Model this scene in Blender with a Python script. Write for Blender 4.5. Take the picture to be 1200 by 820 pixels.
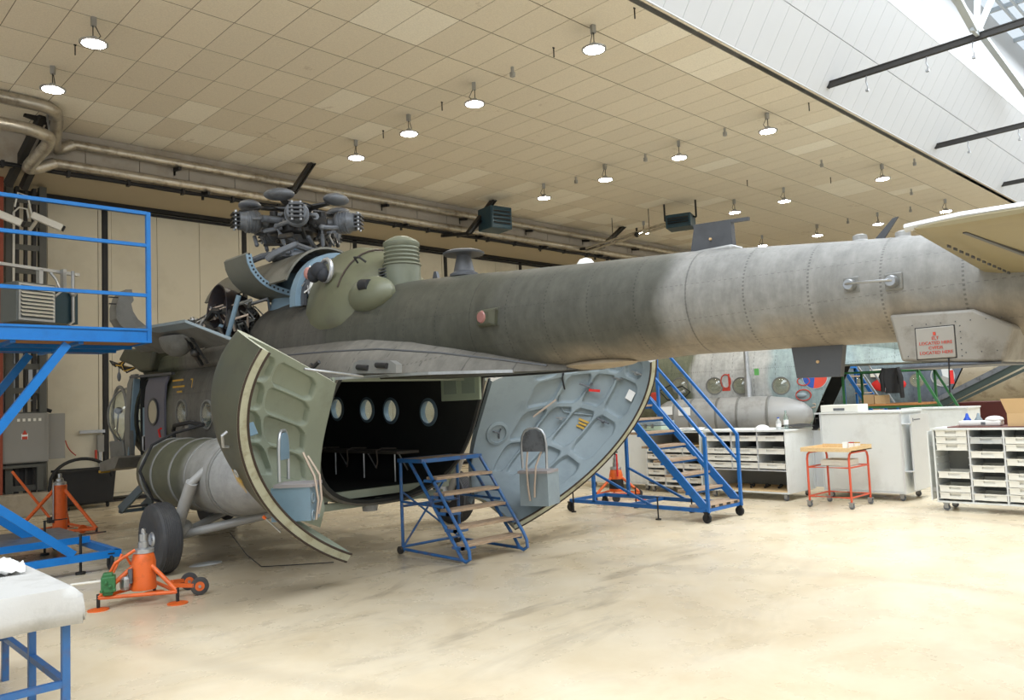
import bpy, math, random
from mathutils import Vector, Matrix, noise as mnoise
random.seed(7)
S = bpy.context.scene
for o in list(bpy.data.objects): bpy.data.objects.remove(o)
COL = S.collection
PI = math.pi
# ------------------------------------------------------------------ camera
YAW, PITCH, ROLL = 0.771474307, 0.0694007437, -0.0412890664
cd = bpy.data.cameras.new('camera'); cam = bpy.data.objects.new('camera', cd); COL.objects.link(cam)
fwv = Vector((math.sin(YAW)*math.cos(PITCH), math.cos(YAW)*math.cos(PITCH), math.sin(PITCH)))
r0 = Vector((math.cos(YAW), -math.sin(YAW), 0)); u0 = r0.cross(fwv)
rr = r0*math.cos(ROLL)+u0*math.sin(ROLL); uu = -r0*math.sin(ROLL)+u0*math.cos(ROLL)
m = Matrix((rr, uu, -fwv)).transposed().to_4x4(); m.translation = (0, 0, 1.9)
cam.matrix_world = m
cd.sensor_width = 36; cd.lens = 926.97*36/1200; cd.clip_start = .05; cd.clip_end = 300
S.camera = cam
# ------------------------------------------------------------------ world, lights, exposure
W = bpy.data.worlds.new('world'); S.world = W; W.use_nodes = True
bgn = W.node_tree.nodes['Background']; bgn.inputs[0].default_value = (.86, .93, 1, 1); bgn.inputs[1].default_value = WORLD = 0.85
def area(name, loc, rot, sx, sy, power, col):
    l = bpy.data.lights.new(name, 'AREA'); l.shape = 'RECTANGLE'; l.size = sx; l.size_y = sy; l.energy = power; l.color = col
    o = bpy.data.objects.new(name, l); o.location = loc; o.rotation_euler = rot; COL.objects.link(o); return o
area('skylight_daylight', (13, 1.6, 11.6), (0, 0, 0), 54, 7.0, 4700, (.90, .95, 1))
area('front_skylight_daylight', (2, -13, 8.4), (math.radians(28), 0, 0), 30, 7, 1000, (.93, .96, 1))
S.view_settings.view_transform = 'Standard'; S.view_settings.look = 'None'
S.view_settings.exposure = 0.36; S.view_settings.gamma = 1; S.view_settings.use_curve_mapping = False
# ------------------------------------------------------------------ materials
def lin(c):
    return tuple(((v/255)/12.92 if v/255 <= .04045 else ((v/255+.055)/1.055)**2.4) for v in c)
def new_mat(name):
    m = bpy.data.materials.new(name); m.use_nodes = True
    return m, m.node_tree, m.node_tree.nodes['Principled BSDF']
def mth(nt, op, a, b=None, c=None):
    n = nt.nodes.new('ShaderNodeMath'); n.operation = op
    for i, v in enumerate((a, b, c)):
        if v is None: continue
        if isinstance(v, (int, float)): n.inputs[i].default_value = v
        else: nt.links.new(v, n.inputs[i])
    return n.outputs[0]
def mixc(nt, fac, a, b):
    n = nt.nodes.new('ShaderNodeMix'); n.data_type = 'RGBA'
    for i, v in ((0, fac), (6, a), (7, b)):
        if isinstance(v, (int, float)): n.inputs[i].default_value = v
        elif isinstance(v, tuple): n.inputs[i].default_value = (*v, 1) if len(v) == 3 else v
        else: nt.links.new(v, n.inputs[i])
    return n.outputs[2]
def noise(nt, vec, scale, detail=4, rough=.55, dist=0):
    n = nt.nodes.new('ShaderNodeTexNoise'); n.inputs['Scale'].default_value = scale; n.inputs['Detail'].default_value = detail
    n.inputs['Roughness'].default_value = rough; n.inputs['Distortion'].default_value = dist
    if vec is not None: nt.links.new(vec, n.inputs['Vector'])
    return n.outputs[0]
def ramp(nt, fac, stops, interp='LINEAR'):
    n = nt.nodes.new('ShaderNodeValToRGB'); n.color_ramp.interpolation = interp; e = n.color_ramp.elements
    while len(e) < len(stops): e.new(.5)
    for i, (p, c) in enumerate(stops):
        e[i].position = p; e[i].color = (*c, 1) if isinstance(c, tuple) else (c, c, c, 1)
    nt.links.new(fac, n.inputs[0]); return n.outputs[0]
def objco(nt): return nt.nodes.new('ShaderNodeTexCoord').outputs['Object']
def bump(nt, bs, h, dist=.002, strength=.5):
    n = nt.nodes.new('ShaderNodeBump'); n.inputs['Distance'].default_value = dist; n.inputs['Strength'].default_value = strength
    nt.links.new(h, n.inputs['Height']); nt.links.new(n.outputs[0], bs.inputs['Normal'])
def paint(name, col, rough=.5, metal=0, var=.12, scale=6, dirt=None, damt=.35, dscale=2.5, bmp=0, spec=.5):
    """painted or bare surface with gentle colour variation and patches of dirt"""
    m, nt, bs = new_mat(name); c = lin(col); v = objco(nt)
    n1 = noise(nt, v, scale, 3)
    dark = tuple(x*(1-var) for x in c); light = tuple(min(1, x*(1+var)) for x in c)
    k = mixc(nt, n1, dark, light)
    if dirt:
        n2 = noise(nt, v, dscale, 5, .65)
        f = mth(nt, 'MULTIPLY', ramp(nt, n2, [(.5, 0.), (.68, 1.)]), damt)
        k = mixc(nt, f, k, lin(dirt))
    nt.links.new(k, bs.inputs['Base Color']); bs.inputs['Roughness'].default_value = rough
    bs.inputs['Metallic'].default_value = metal; bs.inputs['Specular IOR Level'].default_value = spec
    if bmp: bump(nt, bs, noise(nt, v, 60, 2), bmp)
    return m
def emis(name, col, s):
    m, nt, bs = new_mat(name); bs.inputs['Emission Color'].default_value = (*col, 1); bs.inputs['Emission Strength'].default_value = s
    bs.inputs['Base Color'].default_value = (.8, .8, .8, 1); return m
def glassm(name, tint=(.9, .95, .95), gl=.12, gz=.9):
    m = bpy.data.materials.new(name); m.use_nodes = True; nt = m.node_tree; nt.nodes.clear()
    out = nt.nodes.new('ShaderNodeOutputMaterial'); t = nt.nodes.new('ShaderNodeBsdfTransparent'); t.inputs[0].default_value = (*tint, 1)
    g = nt.nodes.new('ShaderNodeBsdfGlossy'); g.inputs['Roughness'].default_value = .03
    fr = nt.nodes.new('ShaderNodeLayerWeight'); fr.inputs[0].default_value = .25
    f = mth(nt, 'MAXIMUM', mth(nt, 'MULTIPLY', fr.outputs[1], gz), gl)
    mx = nt.nodes.new('ShaderNodeMixShader'); nt.links.new(f, mx.inputs[0]); nt.links.new(t.outputs[0], mx.inputs[1]); nt.links.new(g.outputs[0], mx.inputs[2])
    nt.links.new(mx.outputs[0], out.inputs[0]); return m
def heli_skin(name, bands, wob=.9, blend=.18, tan=True, rough=.55):
    """weathered aircraft skin: camouflage zones along the fuselage, frame and stringer rivet lines, grime"""
    m, nt, bs = new_mat(name); v = objco(nt)
    sp = nt.nodes.new('ShaderNodeSeparateXYZ'); nt.links.new(v, sp.inputs[0]); x, y, z = sp.outputs
    n1 = noise(nt, v, .8, 2)
    yy = mth(nt, 'ADD', y, mth(nt, 'MULTIPLY', mth(nt, 'SUBTRACT', n1, .5), wob))
    t = mth(nt, 'DIVIDE', mth(nt, 'ADD', yy, 10.0), 16.0)
    stops = []
    for i, (y0, c) in enumerate(bands):
        p = (y0+10)/16
        if i: stops.append((p-blend/32, lin(bands[i-1][1])))
        stops.append((p+blend/32 if i else 0, lin(c)))
    k = ramp(nt, t, stops)
    if tan:   # brown underside of the boom
        zf = mth(nt, 'ADD', z, mth(nt, 'MULTIPLY', mth(nt, 'SUBTRACT', noise(nt, v, 1.3, 3), .5), .45))
        f = mth(nt, 'MULTIPLY', mth(nt, 'LESS_THAN', y, -4.6), ramp(nt, zf, [(0, 1.), (.01, 1.)]))
        mr = nt.nodes.new('ShaderNodeMapRange'); mr.inputs[1].default_value = 2.52; mr.inputs[2].default_value = 2.36; nt.links.new(zf, mr.inputs[0])
        mr2 = nt.nodes.new('ShaderNodeMapRange'); mr2.inputs[1].default_value = -4.6; mr2.inputs[2].default_value = -5.2; nt.links.new(yy, mr2.inputs[0])
        k = mixc(nt, mth(nt, 'MULTIPLY', mr.outputs[0], mth(nt, 'MULTIPLY', mr2.outputs[0], .8)), k, lin((134, 122, 104)))
    # streaks and grime
    mp = nt.nodes.new('ShaderNodeMapping'); mp.inputs['Scale'].default_value = (2, 5, 1.2); nt.links.new(v, mp.inputs[0])
    g1 = ramp(nt, noise(nt, mp.outputs[0], 1.2, 6, .7), [(.34, .80), (.62, 1.08)])
    g2 = ramp(nt, noise(nt, v, 9, 4, .7), [(.35, .86), (.65, 1.08)])
    mul = nt.nodes.new('ShaderNodeVectorMath'); mul.operation = 'SCALE'; nt.links.new(k, mul.inputs[0]); nt.links.new(mth(nt, 'MULTIPLY', g1, g2), mul.inputs['Scale'])
    # rivets: rows round each frame, rows along stringers
    ang = mth(nt, 'ARCTAN2', mth(nt, 'SUBTRACT', z, 2.7), x)
    fy = mth(nt, 'ABSOLUTE', mth(nt, 'SUBTRACT', mth(nt, 'FRACT', mth(nt, 'DIVIDE', y, .52)), .5))
    fr = mth(nt, 'LESS_THAN', fy, .016)
    dots = mth(nt, 'GREATER_THAN', mth(nt, 'FRACT', mth(nt, 'MULTIPLY', ang, 13)), .5)
    fa = mth(nt, 'ABSOLUTE', mth(nt, 'SUBTRACT', mth(nt, 'FRACT', mth(nt, 'MULTIPLY', ang, 1.6)), .5))
    st = mth(nt, 'MULTIPLY', mth(nt, 'LESS_THAN', fa, .012), mth(nt, 'GREATER_THAN', mth(nt, 'FRACT', mth(nt, 'MULTIPLY', y, 20)), .5))
    seam = mth(nt, 'LESS_THAN', mth(nt, 'ABSOLUTE', mth(nt, 'SUBTRACT', mth(nt, 'FRACT', mth(nt, 'DIVIDE', y, 2.6)), .5)), .0022)
    riv = mth(nt, 'MAXIMUM', mth(nt, 'MAXIMUM', mth(nt, 'MULTIPLY', fr, dots), mth(nt, 'MULTIPLY', st, .7)), seam)
    k2 = mixc(nt, mth(nt, 'MULTIPLY', riv, .45), mul.outputs[0], (.012, .012, .012))
    nt.links.new(k2, bs.inputs['Base Color'])
    bs.inputs['Roughness'].default_value = rough; bs.inputs['Specular IOR Level'].default_value = .45
    h = mth(nt, 'SUBTRACT', mth(nt, 'MULTIPLY', noise(nt, v, 3.5, 2), 1.0), mth(nt, 'MULTIPLY', riv, .3))
    bump(nt, bs, h, .006, .6)
    return m
M = {}
M['olive'] = paint('olive_paint', (72, 73, 58), .5, 0, .12, 4, (58, 56, 48), .6)
M['olive_light'] = paint('green_grey_paint', (116, 118, 98), .5, 0, .1, 4, (84, 82, 70), .5)
M['darkgrey'] = paint('dark_grey_paint', (74, 76, 80), .5, 0, .12, 8, (50, 50, 52), .5)
M['midgrey'] = paint('aircraft_grey', (118, 118, 114), .5, 0, .12, 4, (84, 82, 78), .6)
M['tankgrey'] = paint('worn_tank_grey', (158, 158, 156), .42, .1, .1, 3, (120, 118, 112), .6)
M['primer'] = paint('blue_grey_primer', (138, 151, 157), .5, 0, .07, 5, (112, 124, 130), .5)
M['primer_green'] = paint('green_grey_primer', (142, 150, 134), .5, 0, .06, 5, (116, 122, 108), .5)
M['primer_blue'] = paint('bright_blue_grey', (116, 140, 156), .45, 0, .08, 5, (104, 120, 130), .5)
M['doorstrip'] = paint('pale_green_edge', (176, 178, 158), .5, 0, .06, 7, (128, 118, 92), .7, 5)
M['seal'] = paint('dark_rubber_seal', (58, 46, 38), .8, 0, .15)
M['black'] = paint('black_rubber', (30, 30, 31), .75, 0, .2, 9)
M['tyre'] = paint('tyre_rubber', (58, 58, 60), .7, 0, .12, 10, (84, 82, 78), .5)
M['blackmetal'] = paint('black_metal', (34, 33, 32), .5, .2, .2, 8)
M['interior'] = paint('shade_dark_lining', (40, 42, 42), .75, 0, .25, 4)  # gloom of the unlit cabin put into the lining colour
M['steel'] = paint('bare_steel', (168, 170, 172), .32, .85, .1, 10)
M['alu'] = paint('dull_aluminium', (182, 184, 186), .38, .7, .1, 8, (120, 118, 114), .5)
M['hubgrey'] = paint('rotor_head_grey', (104, 108, 114), .42, .15, .18, 12, (56, 54, 50), .75, 6)
M['hubdark'] = paint('greasy_dark_metal', (58, 58, 58), .4, .3, .3, 14, (90, 76, 54), .5, 9)
M['blue'] = paint('blue_enamel', (0, 112, 190), .38, 0, .08, 5, (10, 80, 145), .3, 4)
M['blue2'] = paint('worn_blue_enamel', (48, 100, 158), .42, 0, .12, 6, (96, 78, 74), .6, 7)
M['blue3'] = paint('stair_blue_enamel', (28, 98, 168), .4, 0, .1, 6, (60, 76, 100), .4, 7)
M['orange'] = paint('orange_enamel', (226, 104, 40), .4, 0, .1, 6, (150, 70, 34), .5, 6)
M['orange_red'] = paint('red_orange_enamel', (206, 84, 54), .4, 0, .06, 6)
M['green'] = paint('green_enamel', (52, 112, 66), .45, 0, .1, 6)
M['white'] = paint('white_enamel', (226, 226, 222), .45, 0, .03, 3)
M['cabgrey'] = paint('light_grey_cabinet', (218, 221, 218), .42, 0, .04, 2, (188, 188, 182), .4)
M['cabedge'] = paint('cabinet_edge_aluminium', (212, 214, 214), .35, .3, .05, 6)
M['cabin_in'] = paint('cabinet_inside_grey', (150, 150, 144), .6, 0, .06, 3)
M['tray'] = paint('off_white_plastic', (228, 226, 216), .4, 0, .04, 5)
M['tray_clear'] = paint('milky_clear_plastic', (190, 192, 190), .3, 0, .06, 5)
M['cloth'] = paint('white_cotton', (188, 187, 184), .9, 0, .06, 3, (150, 148, 142), .5, 3, .002)
M['strap'] = paint('beige_webbing', (186, 168, 152), .9, 0, .1, 9)
M['card'] = paint('cardboard', (200, 168, 124), .85, 0, .06, 4)
M['red'] = paint('red_fabric', (206, 38, 36), .6, 0, .1, 5)
M['yellow'] = paint('yellow_marking', (190, 150, 50), .6)
M['redmark'] = paint('red_marking', (186, 62, 44), .6)
M['concrete'] = paint('rough_concrete', (158, 148, 130), .9, 0, .15, 5, (120, 112, 98), .6, 3, .01)
M['creamwall'] = paint('cream_door_panel', (214, 206, 184), .55, 0, .04, 1.2, (180, 170, 146), .4, .6)
M['frieze'] = paint('grey_sheet_wall', (172, 164, 152), .7, 0, .05, 1, (146, 132, 112), .6, 1.3)
M['soffit'] = paint('tan_soffit_board', (178, 166, 142), .7, 0, .05, .8)
M['duct'] = paint('silver_duct_foil', (190, 184, 172), .3, .75, .15, 9, (120, 104, 82), .6, 5, .006)
M['darksteel'] = paint('dark_structural_steel', (44, 42, 40), .6, .1, .2, 5)
M['lattice'] = paint('grey_lattice_steel', (84, 84, 78), .6, .1, .15, 5)
M['redox'] = paint('red_oxide_column', (140, 64, 40), .6, 0, .12, 4)
M['shaftgap'] = paint('shaft_joint_grey', (168, 170, 172), .8)
M['heater'] = paint('dark_teal_heater', (38, 66, 78), .45, .1, .15, 6)
M['heatergrey'] = paint('grey_heater_casing', (104, 110, 110), .45, .2, .1, 6)
M['shaft'] = paint('white_shaft_board', (192, 194, 196), .6, 0, .02, 1.5)
M['trussgrey'] = paint('pale_grey_truss', (176, 184, 190), .45, .1, .05, 4)
M['brownmat'] = paint('brown_board', (110, 70, 62), .7)
M['lightgrn'] = paint('pale_green_plate', (164, 178, 158), .5, 0, .05, 4)
M['exhaust'] = paint('heat_stained_metal', (78, 74, 78), .35, .7, .2, 7, (110, 84, 60), .6, 4)
M['paper'] = paint('white_paper', (236, 236, 234), .8, 0, .02)
M['elecgrey'] = paint('grey_switchgear', (138, 136, 130), .5, 0, .05, 3)
M['bottleblue'] = paint('blue_cap', (30, 80, 190), .4)
M['lamp'] = emis('lamp_diffuser', (1, .92, .78), 80)
M['glass'] = glassm('clear_acrylic'); M['roofglass'] = glassm('roof_glass', (.97, .99, 1), .03, .2)
M['bottle'] = glassm('clear_bottle_plastic', (.8, .93, .9), .2)
# wood of treads: boards with long grain
def woodm(name, a, b):
    m, nt, bs = new_mat(name); v = objco(nt); mp = nt.nodes.new('ShaderNodeMapping'); mp.inputs['Scale'].default_value = (3, 26, 26); nt.links.new(v, mp.inputs[0])
    nt.links.new(mixc(nt, ramp(nt, noise(nt, mp.outputs[0], 2, 5, .7), [(.3, 0.), (.7, 1.)]), lin(a), lin(b)), bs.inputs['Base Color']); bs.inputs['Roughness'].default_value = .7
    return m
M['wood'] = woodm('worn_tread_wood', (132, 108, 88), (198, 174, 146))
M['pine'] = woodm('pale_pine', (208, 174, 124), (226, 198, 152))
M['ply'] = woodm('orange_plywood', (166, 110, 60), (190, 134, 78))
# floor: cream resin, blotched, scuffed and faintly stained
def floorm():
    m, nt, bs = new_mat('cream_resin_floor'); v = objco(nt)
    a = ramp(nt, noise(nt, v, .9, 7, .68, .4), [(.32, lin((210, 193, 162))), (.5, lin((219, 204, 176))), (.68, lin((225, 212, 187)))])
    mp = nt.nodes.new('ShaderNodeMapping'); mp.inputs['Scale'].default_value = (.5, 1.4, 1); mp.inputs['Rotation'].default_value = (0, 0, .5); nt.links.new(v, mp.inputs[0])
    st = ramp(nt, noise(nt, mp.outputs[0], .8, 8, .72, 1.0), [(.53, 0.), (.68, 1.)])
    # oil stains plus painted shadow and dark reflection where the aircraft stands
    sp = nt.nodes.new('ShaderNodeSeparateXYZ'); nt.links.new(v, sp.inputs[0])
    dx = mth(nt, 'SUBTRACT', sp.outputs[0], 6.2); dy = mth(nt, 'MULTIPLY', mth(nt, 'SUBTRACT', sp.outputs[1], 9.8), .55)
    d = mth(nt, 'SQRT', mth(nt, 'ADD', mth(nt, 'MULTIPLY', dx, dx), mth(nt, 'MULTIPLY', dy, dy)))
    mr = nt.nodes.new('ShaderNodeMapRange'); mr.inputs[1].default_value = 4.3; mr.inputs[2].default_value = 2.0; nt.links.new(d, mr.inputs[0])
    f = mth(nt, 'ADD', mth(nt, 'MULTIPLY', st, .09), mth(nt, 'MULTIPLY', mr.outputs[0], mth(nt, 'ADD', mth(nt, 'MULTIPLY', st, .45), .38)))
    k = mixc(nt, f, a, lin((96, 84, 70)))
    sc = ramp(nt, noise(nt, v, 14, 6, .75, 2), [(.60, 0.), (.74, 1.)])
    k = mixc(nt, mth(nt, 'MULTIPLY', sc, .05), k, lin((168, 146, 116)))
    # thin curved tyre scuffs
    wv = nt.nodes.new('ShaderNodeTexWave'); wv.inputs['Scale'].default_value = .07; wv.inputs['Distortion'].default_value = 9; wv.inputs['Detail'].default_value = 1.2; nt.links.new(v, wv.inputs[0])
    w2 = ramp(nt, wv.outputs[1], [(.985, 0.), (1., 1.)])
    k = mixc(nt, mth(nt, 'MULTIPLY', w2, .14), k, lin((130, 120, 108)))
    nt.links.new(k, bs.inputs['Base Color'])
    nt.links.new(ramp(nt, noise(nt, v, 2.2, 5), [(.3, .20), (.7, .42)]), bs.inputs['Roughness'])
    bs.inputs['Specular IOR Level'].default_value = .4
    bump(nt, bs, noise(nt, v, 3, 4), .004, .3)
    return m
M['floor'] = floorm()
def tilem(name, c):
    m, nt, bs = new_mat(name); v = nt.nodes.new('ShaderNodeNewGeometry').outputs['Position']
    sp = ramp(nt, noise(nt, v, 55, 2, .6), [(.36, .93), (.64, 1.04)])
    mul = nt.nodes.new('ShaderNodeVectorMath'); mul.operation = 'SCALE'; nt.links.new(sp, mul.inputs['Scale'])
    oi = nt.nodes.new('ShaderNodeObjectInfo')
    k = mixc(nt, oi.outputs['Random'], tuple(x*.97 for x in lin(c)), tuple(min(1, x*1.03) for x in lin(c)))
    # rust-brown water stains near the wall
    s2 = ramp(nt, noise(nt, v, .9, 5, .7), [(.66, 0.), (.69, .5), (.72, .1), (.8, .3)])
    k = mixc(nt, mth(nt, 'MULTIPLY', s2, .5), k, lin((140, 112, 76)))
    nt.links.new(k, mul.inputs[0]); nt.links.new(mul.outputs[0], bs.inputs['Base Color']); bs.inputs['Roughness'].default_value = .85
    return m
M['tile'] = tilem('speckled_ceiling_tile', (230, 221, 203)); M['tile2'] = tilem('newer_ceiling_tile', (243, 237, 222))
M['joint'] = paint('tile_joint_tan', (128, 118, 100), .8)  # dark tan backing that shows in the joints
# ------------------------------------------------------------------ mesh helpers
class MB:
    def __init__(s): s.v = []; s.f = []
    def add(s, vs, fs):
        o = len(s.v); s.v += [tuple(v) for v in vs]; s.f += [tuple(i+o for i in f) for f in fs]; return s
    def box(s, x0, x1, y0, y1, z0, z1):
        if x1 < x0: x0, x1 = x1, x0
        if y1 < y0: y0, y1 = y1, y0
        if z1 < z0: z0, z1 = z1, z0
        return s.add([(x0,y0,z0),(x1,y0,z0),(x1,y1,z0),(x0,y1,z0),(x0,y0,z1),(x1,y0,z1),(x1,y1,z1),(x0,y1,z1)],
                     [(0,3,2,1),(4,5,6,7),(0,1,5,4),(1,2,6,5),(2,3,7,6),(3,0,4,7)])
    def bar(s, a, b, w, h=None, up=(0,0,1)):
        h = h or w; a = Vector(a); b = Vector(b); d = (b-a).normalized(); u = Vector(up)
        if abs(d.dot(u)) > .98: u = Vector((0,1,0))
        p = d.cross(u).normalized()*w/2; q = p.cross(d).normalized()*h/2
        vs = [a-p-q, a+p-q, a+p+q, a-p+q, b-p-q, b+p-q, b+p+q, b-p+q]
        return s.add(vs, [(0,3,2,1),(4,5,6,7),(0,1,5,4),(1,2,6,5),(2,3,7,6),(3,0,4,7)])
    def tube(s, pts, r, n=10, cap=True, closed=False):
        pts = [Vector(p) for p in pts]; rs = r if isinstance(r, (list, tuple)) else [r]*len(pts); N = len(pts); base = len(s.v)
        pq = None; vs = []
        for i, p in enumerate(pts):
            if closed: t = pts[(i+1) % N]-pts[i-1]
            else: t = (pts[min(i+1, N-1)]-pts[max(i-1, 0)])
            t.normalize()
            if pq is None:
                u = Vector((0,0,1)) if abs(t.z) < .9 else Vector((1,0,0)); pq = t.cross(u).normalized()
            else: pq = (pq-t*pq.dot(t)).normalized()
            q = t.cross(pq)
            for k in range(n):
                a = 2*PI*k/n; vs.append(p+(pq*math.cos(a)+q*math.sin(a))*rs[i])
        fs = []
        for i in range(N if closed else N-1):
            for k in range(n):
                j = (i+1) % N; fs.append((i*n+k, i*n+(k+1) % n, j*n+(k+1) % n, j*n+k))
        if cap and not closed: fs.append(tuple(range(n-1, -1, -1))); fs.append(tuple((N-1)*n+k for k in range(n)))
        return s.add(vs, fs)
    def lathe(s, prof, o=(0,0,0), ax='z', n=24, a0=0, a1=2*PI):
        full = abs(a1-a0-2*PI) < 1e-6; m_ = n if full else n+1; vs = []
        for r, h in prof:
            for k in range(m_):
                a = a0+(a1-a0)*k/n; c, d = r*math.cos(a), r*math.sin(a)
                p = {'z': (c, d, h), 'x': (h, c, d), 'y': (d, h, c)}[ax]
                vs.append((p[0]+o[0], p[1]+o[1], p[2]+o[2]))
        fs = []
        for i in range(len(prof)-1):
            for k in range(n if full else n):
                k2 = (k+1) % m_ if full else k+1
                fs.append((i*m_+k, i*m_+k2, (i+1)*m_+k2, (i+1)*m_+k))
        if full:
            if tuple(prof[0]) != tuple(prof[-1]) and prof[0][0] > 1e-4: fs.append(tuple(range(m_-1, -1, -1)))
            if tuple(prof[0]) != tuple(prof[-1]) and prof[-1][0] > 1e-4: fs.append(tuple((len(prof)-1)*m_+k for k in range(m_)))
        return s.add(vs, fs)
    def loft(s, secs, closed=True, cap0=False, cap1=False):
        n = len(secs[0]); vs = [p for q in secs for p in q]; fs = []
        for i in range(len(secs)-1):
            for k in range(n if closed else n-1): fs.append((i*n+k, i*n+(k+1) % n, (i+1)*n+(k+1) % n, (i+1)*n+k))
        if cap0: fs.append(tuple(range(n-1, -1, -1)))
        if cap1: fs.append(tuple((len(secs)-1)*n+k for k in range(n)))
        return s.add(vs, fs)
    def prism(s, poly, d):
        n = len(poly); d = Vector(d); a = [Vector(p) for p in poly]; b = [p+d for p in a]
        return s.add(a+b, [tuple(range(n-1, -1, -1)), tuple(range(n, 2*n))]+[(i, (i+1) % n, n+(i+1) % n, n+i) for i in range(n)])
    def ball(s, c, rx, ry=None, rz=None, n=16, m=10, z0=-1, z1=1):
        ry = ry or rx; rz = rz or rx; vs = []; a0 = math.asin(z0); a1 = math.asin(z1)
        for i in range(m+1):
            t = a0+(a1-a0)*i/m
            for k in range(n):
                a = 2*PI*k/n; vs.append((c[0]+rx*math.cos(t)*math.cos(a), c[1]+ry*math.cos(t)*math.sin(a), c[2]+rz*math.sin(t)))
        return s.loft([vs[i*n:(i+1)*n] for i in range(m+1)], True, z0 > -1, z1 < 1)
    def xf(s, mt): s.v = [tuple(mt @ Vector(v)) for v in s.v]; return s
    def mesh(s, name, shift=None):
        me = bpy.data.meshes.new(name); v = s.v
        if shift: v = [(a[0]-shift[0], a[1]-shift[1], a[2]-shift[2]) for a in v]
        me.from_pydata(v, [], s.f); me.validate(); return me
def recalc(me):
    import bmesh
    b = bmesh.new(); b.from_mesh(me); bmesh.ops.remove_doubles(b, verts=b.verts, dist=1e-5); bmesh.ops.recalc_face_normals(b, faces=b.faces); b.to_mesh(me); b.free()
def part(name, mb, mat, parent=None, smooth=0, label=None, shift=None, bevel=0, kind=None):
    me = mb.mesh(name, shift); recalc(me)
    me.materials.append(M[mat] if isinstance(mat, str) else mat)
    if smooth:
        me.polygons.foreach_set('use_smooth', [True]*len(me.polygons)); me.set_sharp_from_angle(angle=math.radians(smooth))
    o = bpy.data.objects.new(name, me); COL.objects.link(o)
    if bevel:
        b = o.modifiers.new('b', 'BEVEL'); b.width = bevel; b.segments = 2; b.limit_method = 'ANGLE'; b.angle_limit = .7
    if parent: o.parent = parent
    if label: o['label'] = label
    if kind: o['kind'] = kind
    return o
def struct(name, mb, mat, label=None, smooth=0, cat=None):
    o = part(name, mb, mat, None, smooth); o['kind'] = 'structure'; o['label'] = label or name.replace('_', ' '); o['category'] = cat or 'structure'; return o
def thing(name, label, cat, loc=(0,0,0), rotz=0, group=None):
    o = bpy.data.objects.new(name, None); COL.objects.link(o); o.location = loc; o.rotation_euler = (0, 0, rotz); o.empty_display_size = .1
    o['label'] = label; o['category'] = cat
    if group: o['group'] = group
    return o
def tag(o, label, cat, group=None, loc=None):
    o['label'] = label; o['category'] = cat
    if group: o['group'] = group
    if loc: o.location = loc
    return o
def dup(root, loc, rotz, label, group=None):
    def cp(o, par):
        c = o.copy(); COL.objects.link(c); c.parent = par
        for ch in o.children: cp(ch, c)
        return c
    c = cp(root, None); c.location = loc; c.rotation_euler = (0, 0, rotz); c['label'] = label
    if group: c['group'] = group
    return c
def cut(objs, cutters, par=None):
    """subtract cutter solids from objects and bake the result"""
    cs = []
    for mb in cutters:
        me = mb.mesh('cutter'); recalc(me); c = bpy.data.objects.new('cutter', me); COL.objects.link(c); c.parent = par; cs.append(c)
    for o in objs:
        for c in cs:
            md = o.modifiers.new('c', 'BOOLEAN'); md.operation = 'DIFFERENCE'; md.solver = 'EXACT'; md.object = c
    bpy.context.view_layer.update(); dg = bpy.context.evaluated_depsgraph_get()
    for o in objs:
        me = bpy.data.meshes.new_from_object(o.evaluated_get(dg)); o.modifiers.clear(); old = o.data; o.data = me
        me.set_sharp_from_angle(angle=math.radians(32))
    for c in cs: bpy.data.objects.remove(c)
def arc(c, r, a0, a1, n, plane='xz', ry=None):
    ry = ry or r; o = []
    for i in range(n+1):
        a = a0+(a1-a0)*i/n; p, q = r*math.cos(a), ry*math.sin(a)
        o.append({'xz': (c[0]+p, c[1], c[2]+q), 'yz': (c[0], c[1]+p, c[2]+q), 'xy': (c[0]+p, c[1]+q, c[2])}[plane])
    return o
def textobj(txt, size, loc, rot, mat, parent, name='lettering', align='CENTER', spacing=1.0):
    cu = bpy.data.curves.new(name, 'FONT'); cu.body = txt; cu.size = size; cu.align_x = align; cu.extrude = .0015; cu.space_line = spacing
    t = bpy.data.objects.new('t', cu); COL.objects.link(t); bpy.context.view_layer.update()
    me = bpy.data.meshes.new_from_object(t.evaluated_get(bpy.context.evaluated_depsgraph_get())); bpy.data.objects.remove(t)
    me.transform(Matrix.Translation(loc) @ rot.to_matrix().to_4x4()); me.materials.clear(); me.materials.append(M[mat])
    o = bpy.data.objects.new(name, me); COL.objects.link(o); o.parent = parent; return o
from mathutils import Euler
FACE_X = Euler((PI/2, 0, -PI/2))     # lettering that faces -X
FACE_Y = Euler((PI/2, 0, 0))         # lettering that faces -Y
# ================================================================== THE SETTING
CZ = 8.1; TA = .677; TB = 1.163; UX = 3.418; VY = 18.57
struct('floor', MB().box(-12, 46, -24, 21.5, -.12, 0), 'floor', 'cream resin hangar floor with scuffs, oil stains and painted shade under the aircraft')
struct('wall_back', MB().box(-12, 46, 20.62, 20.9, 0, 8.4), 'creamwall', 'cream rear wall behind the sliding hangar doors')
struct('wall_right', MB().box(45.6, 46, -24, 20.9, 0, 8.4), 'creamwall', 'far cream side wall beyond the parked helicopters')
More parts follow.
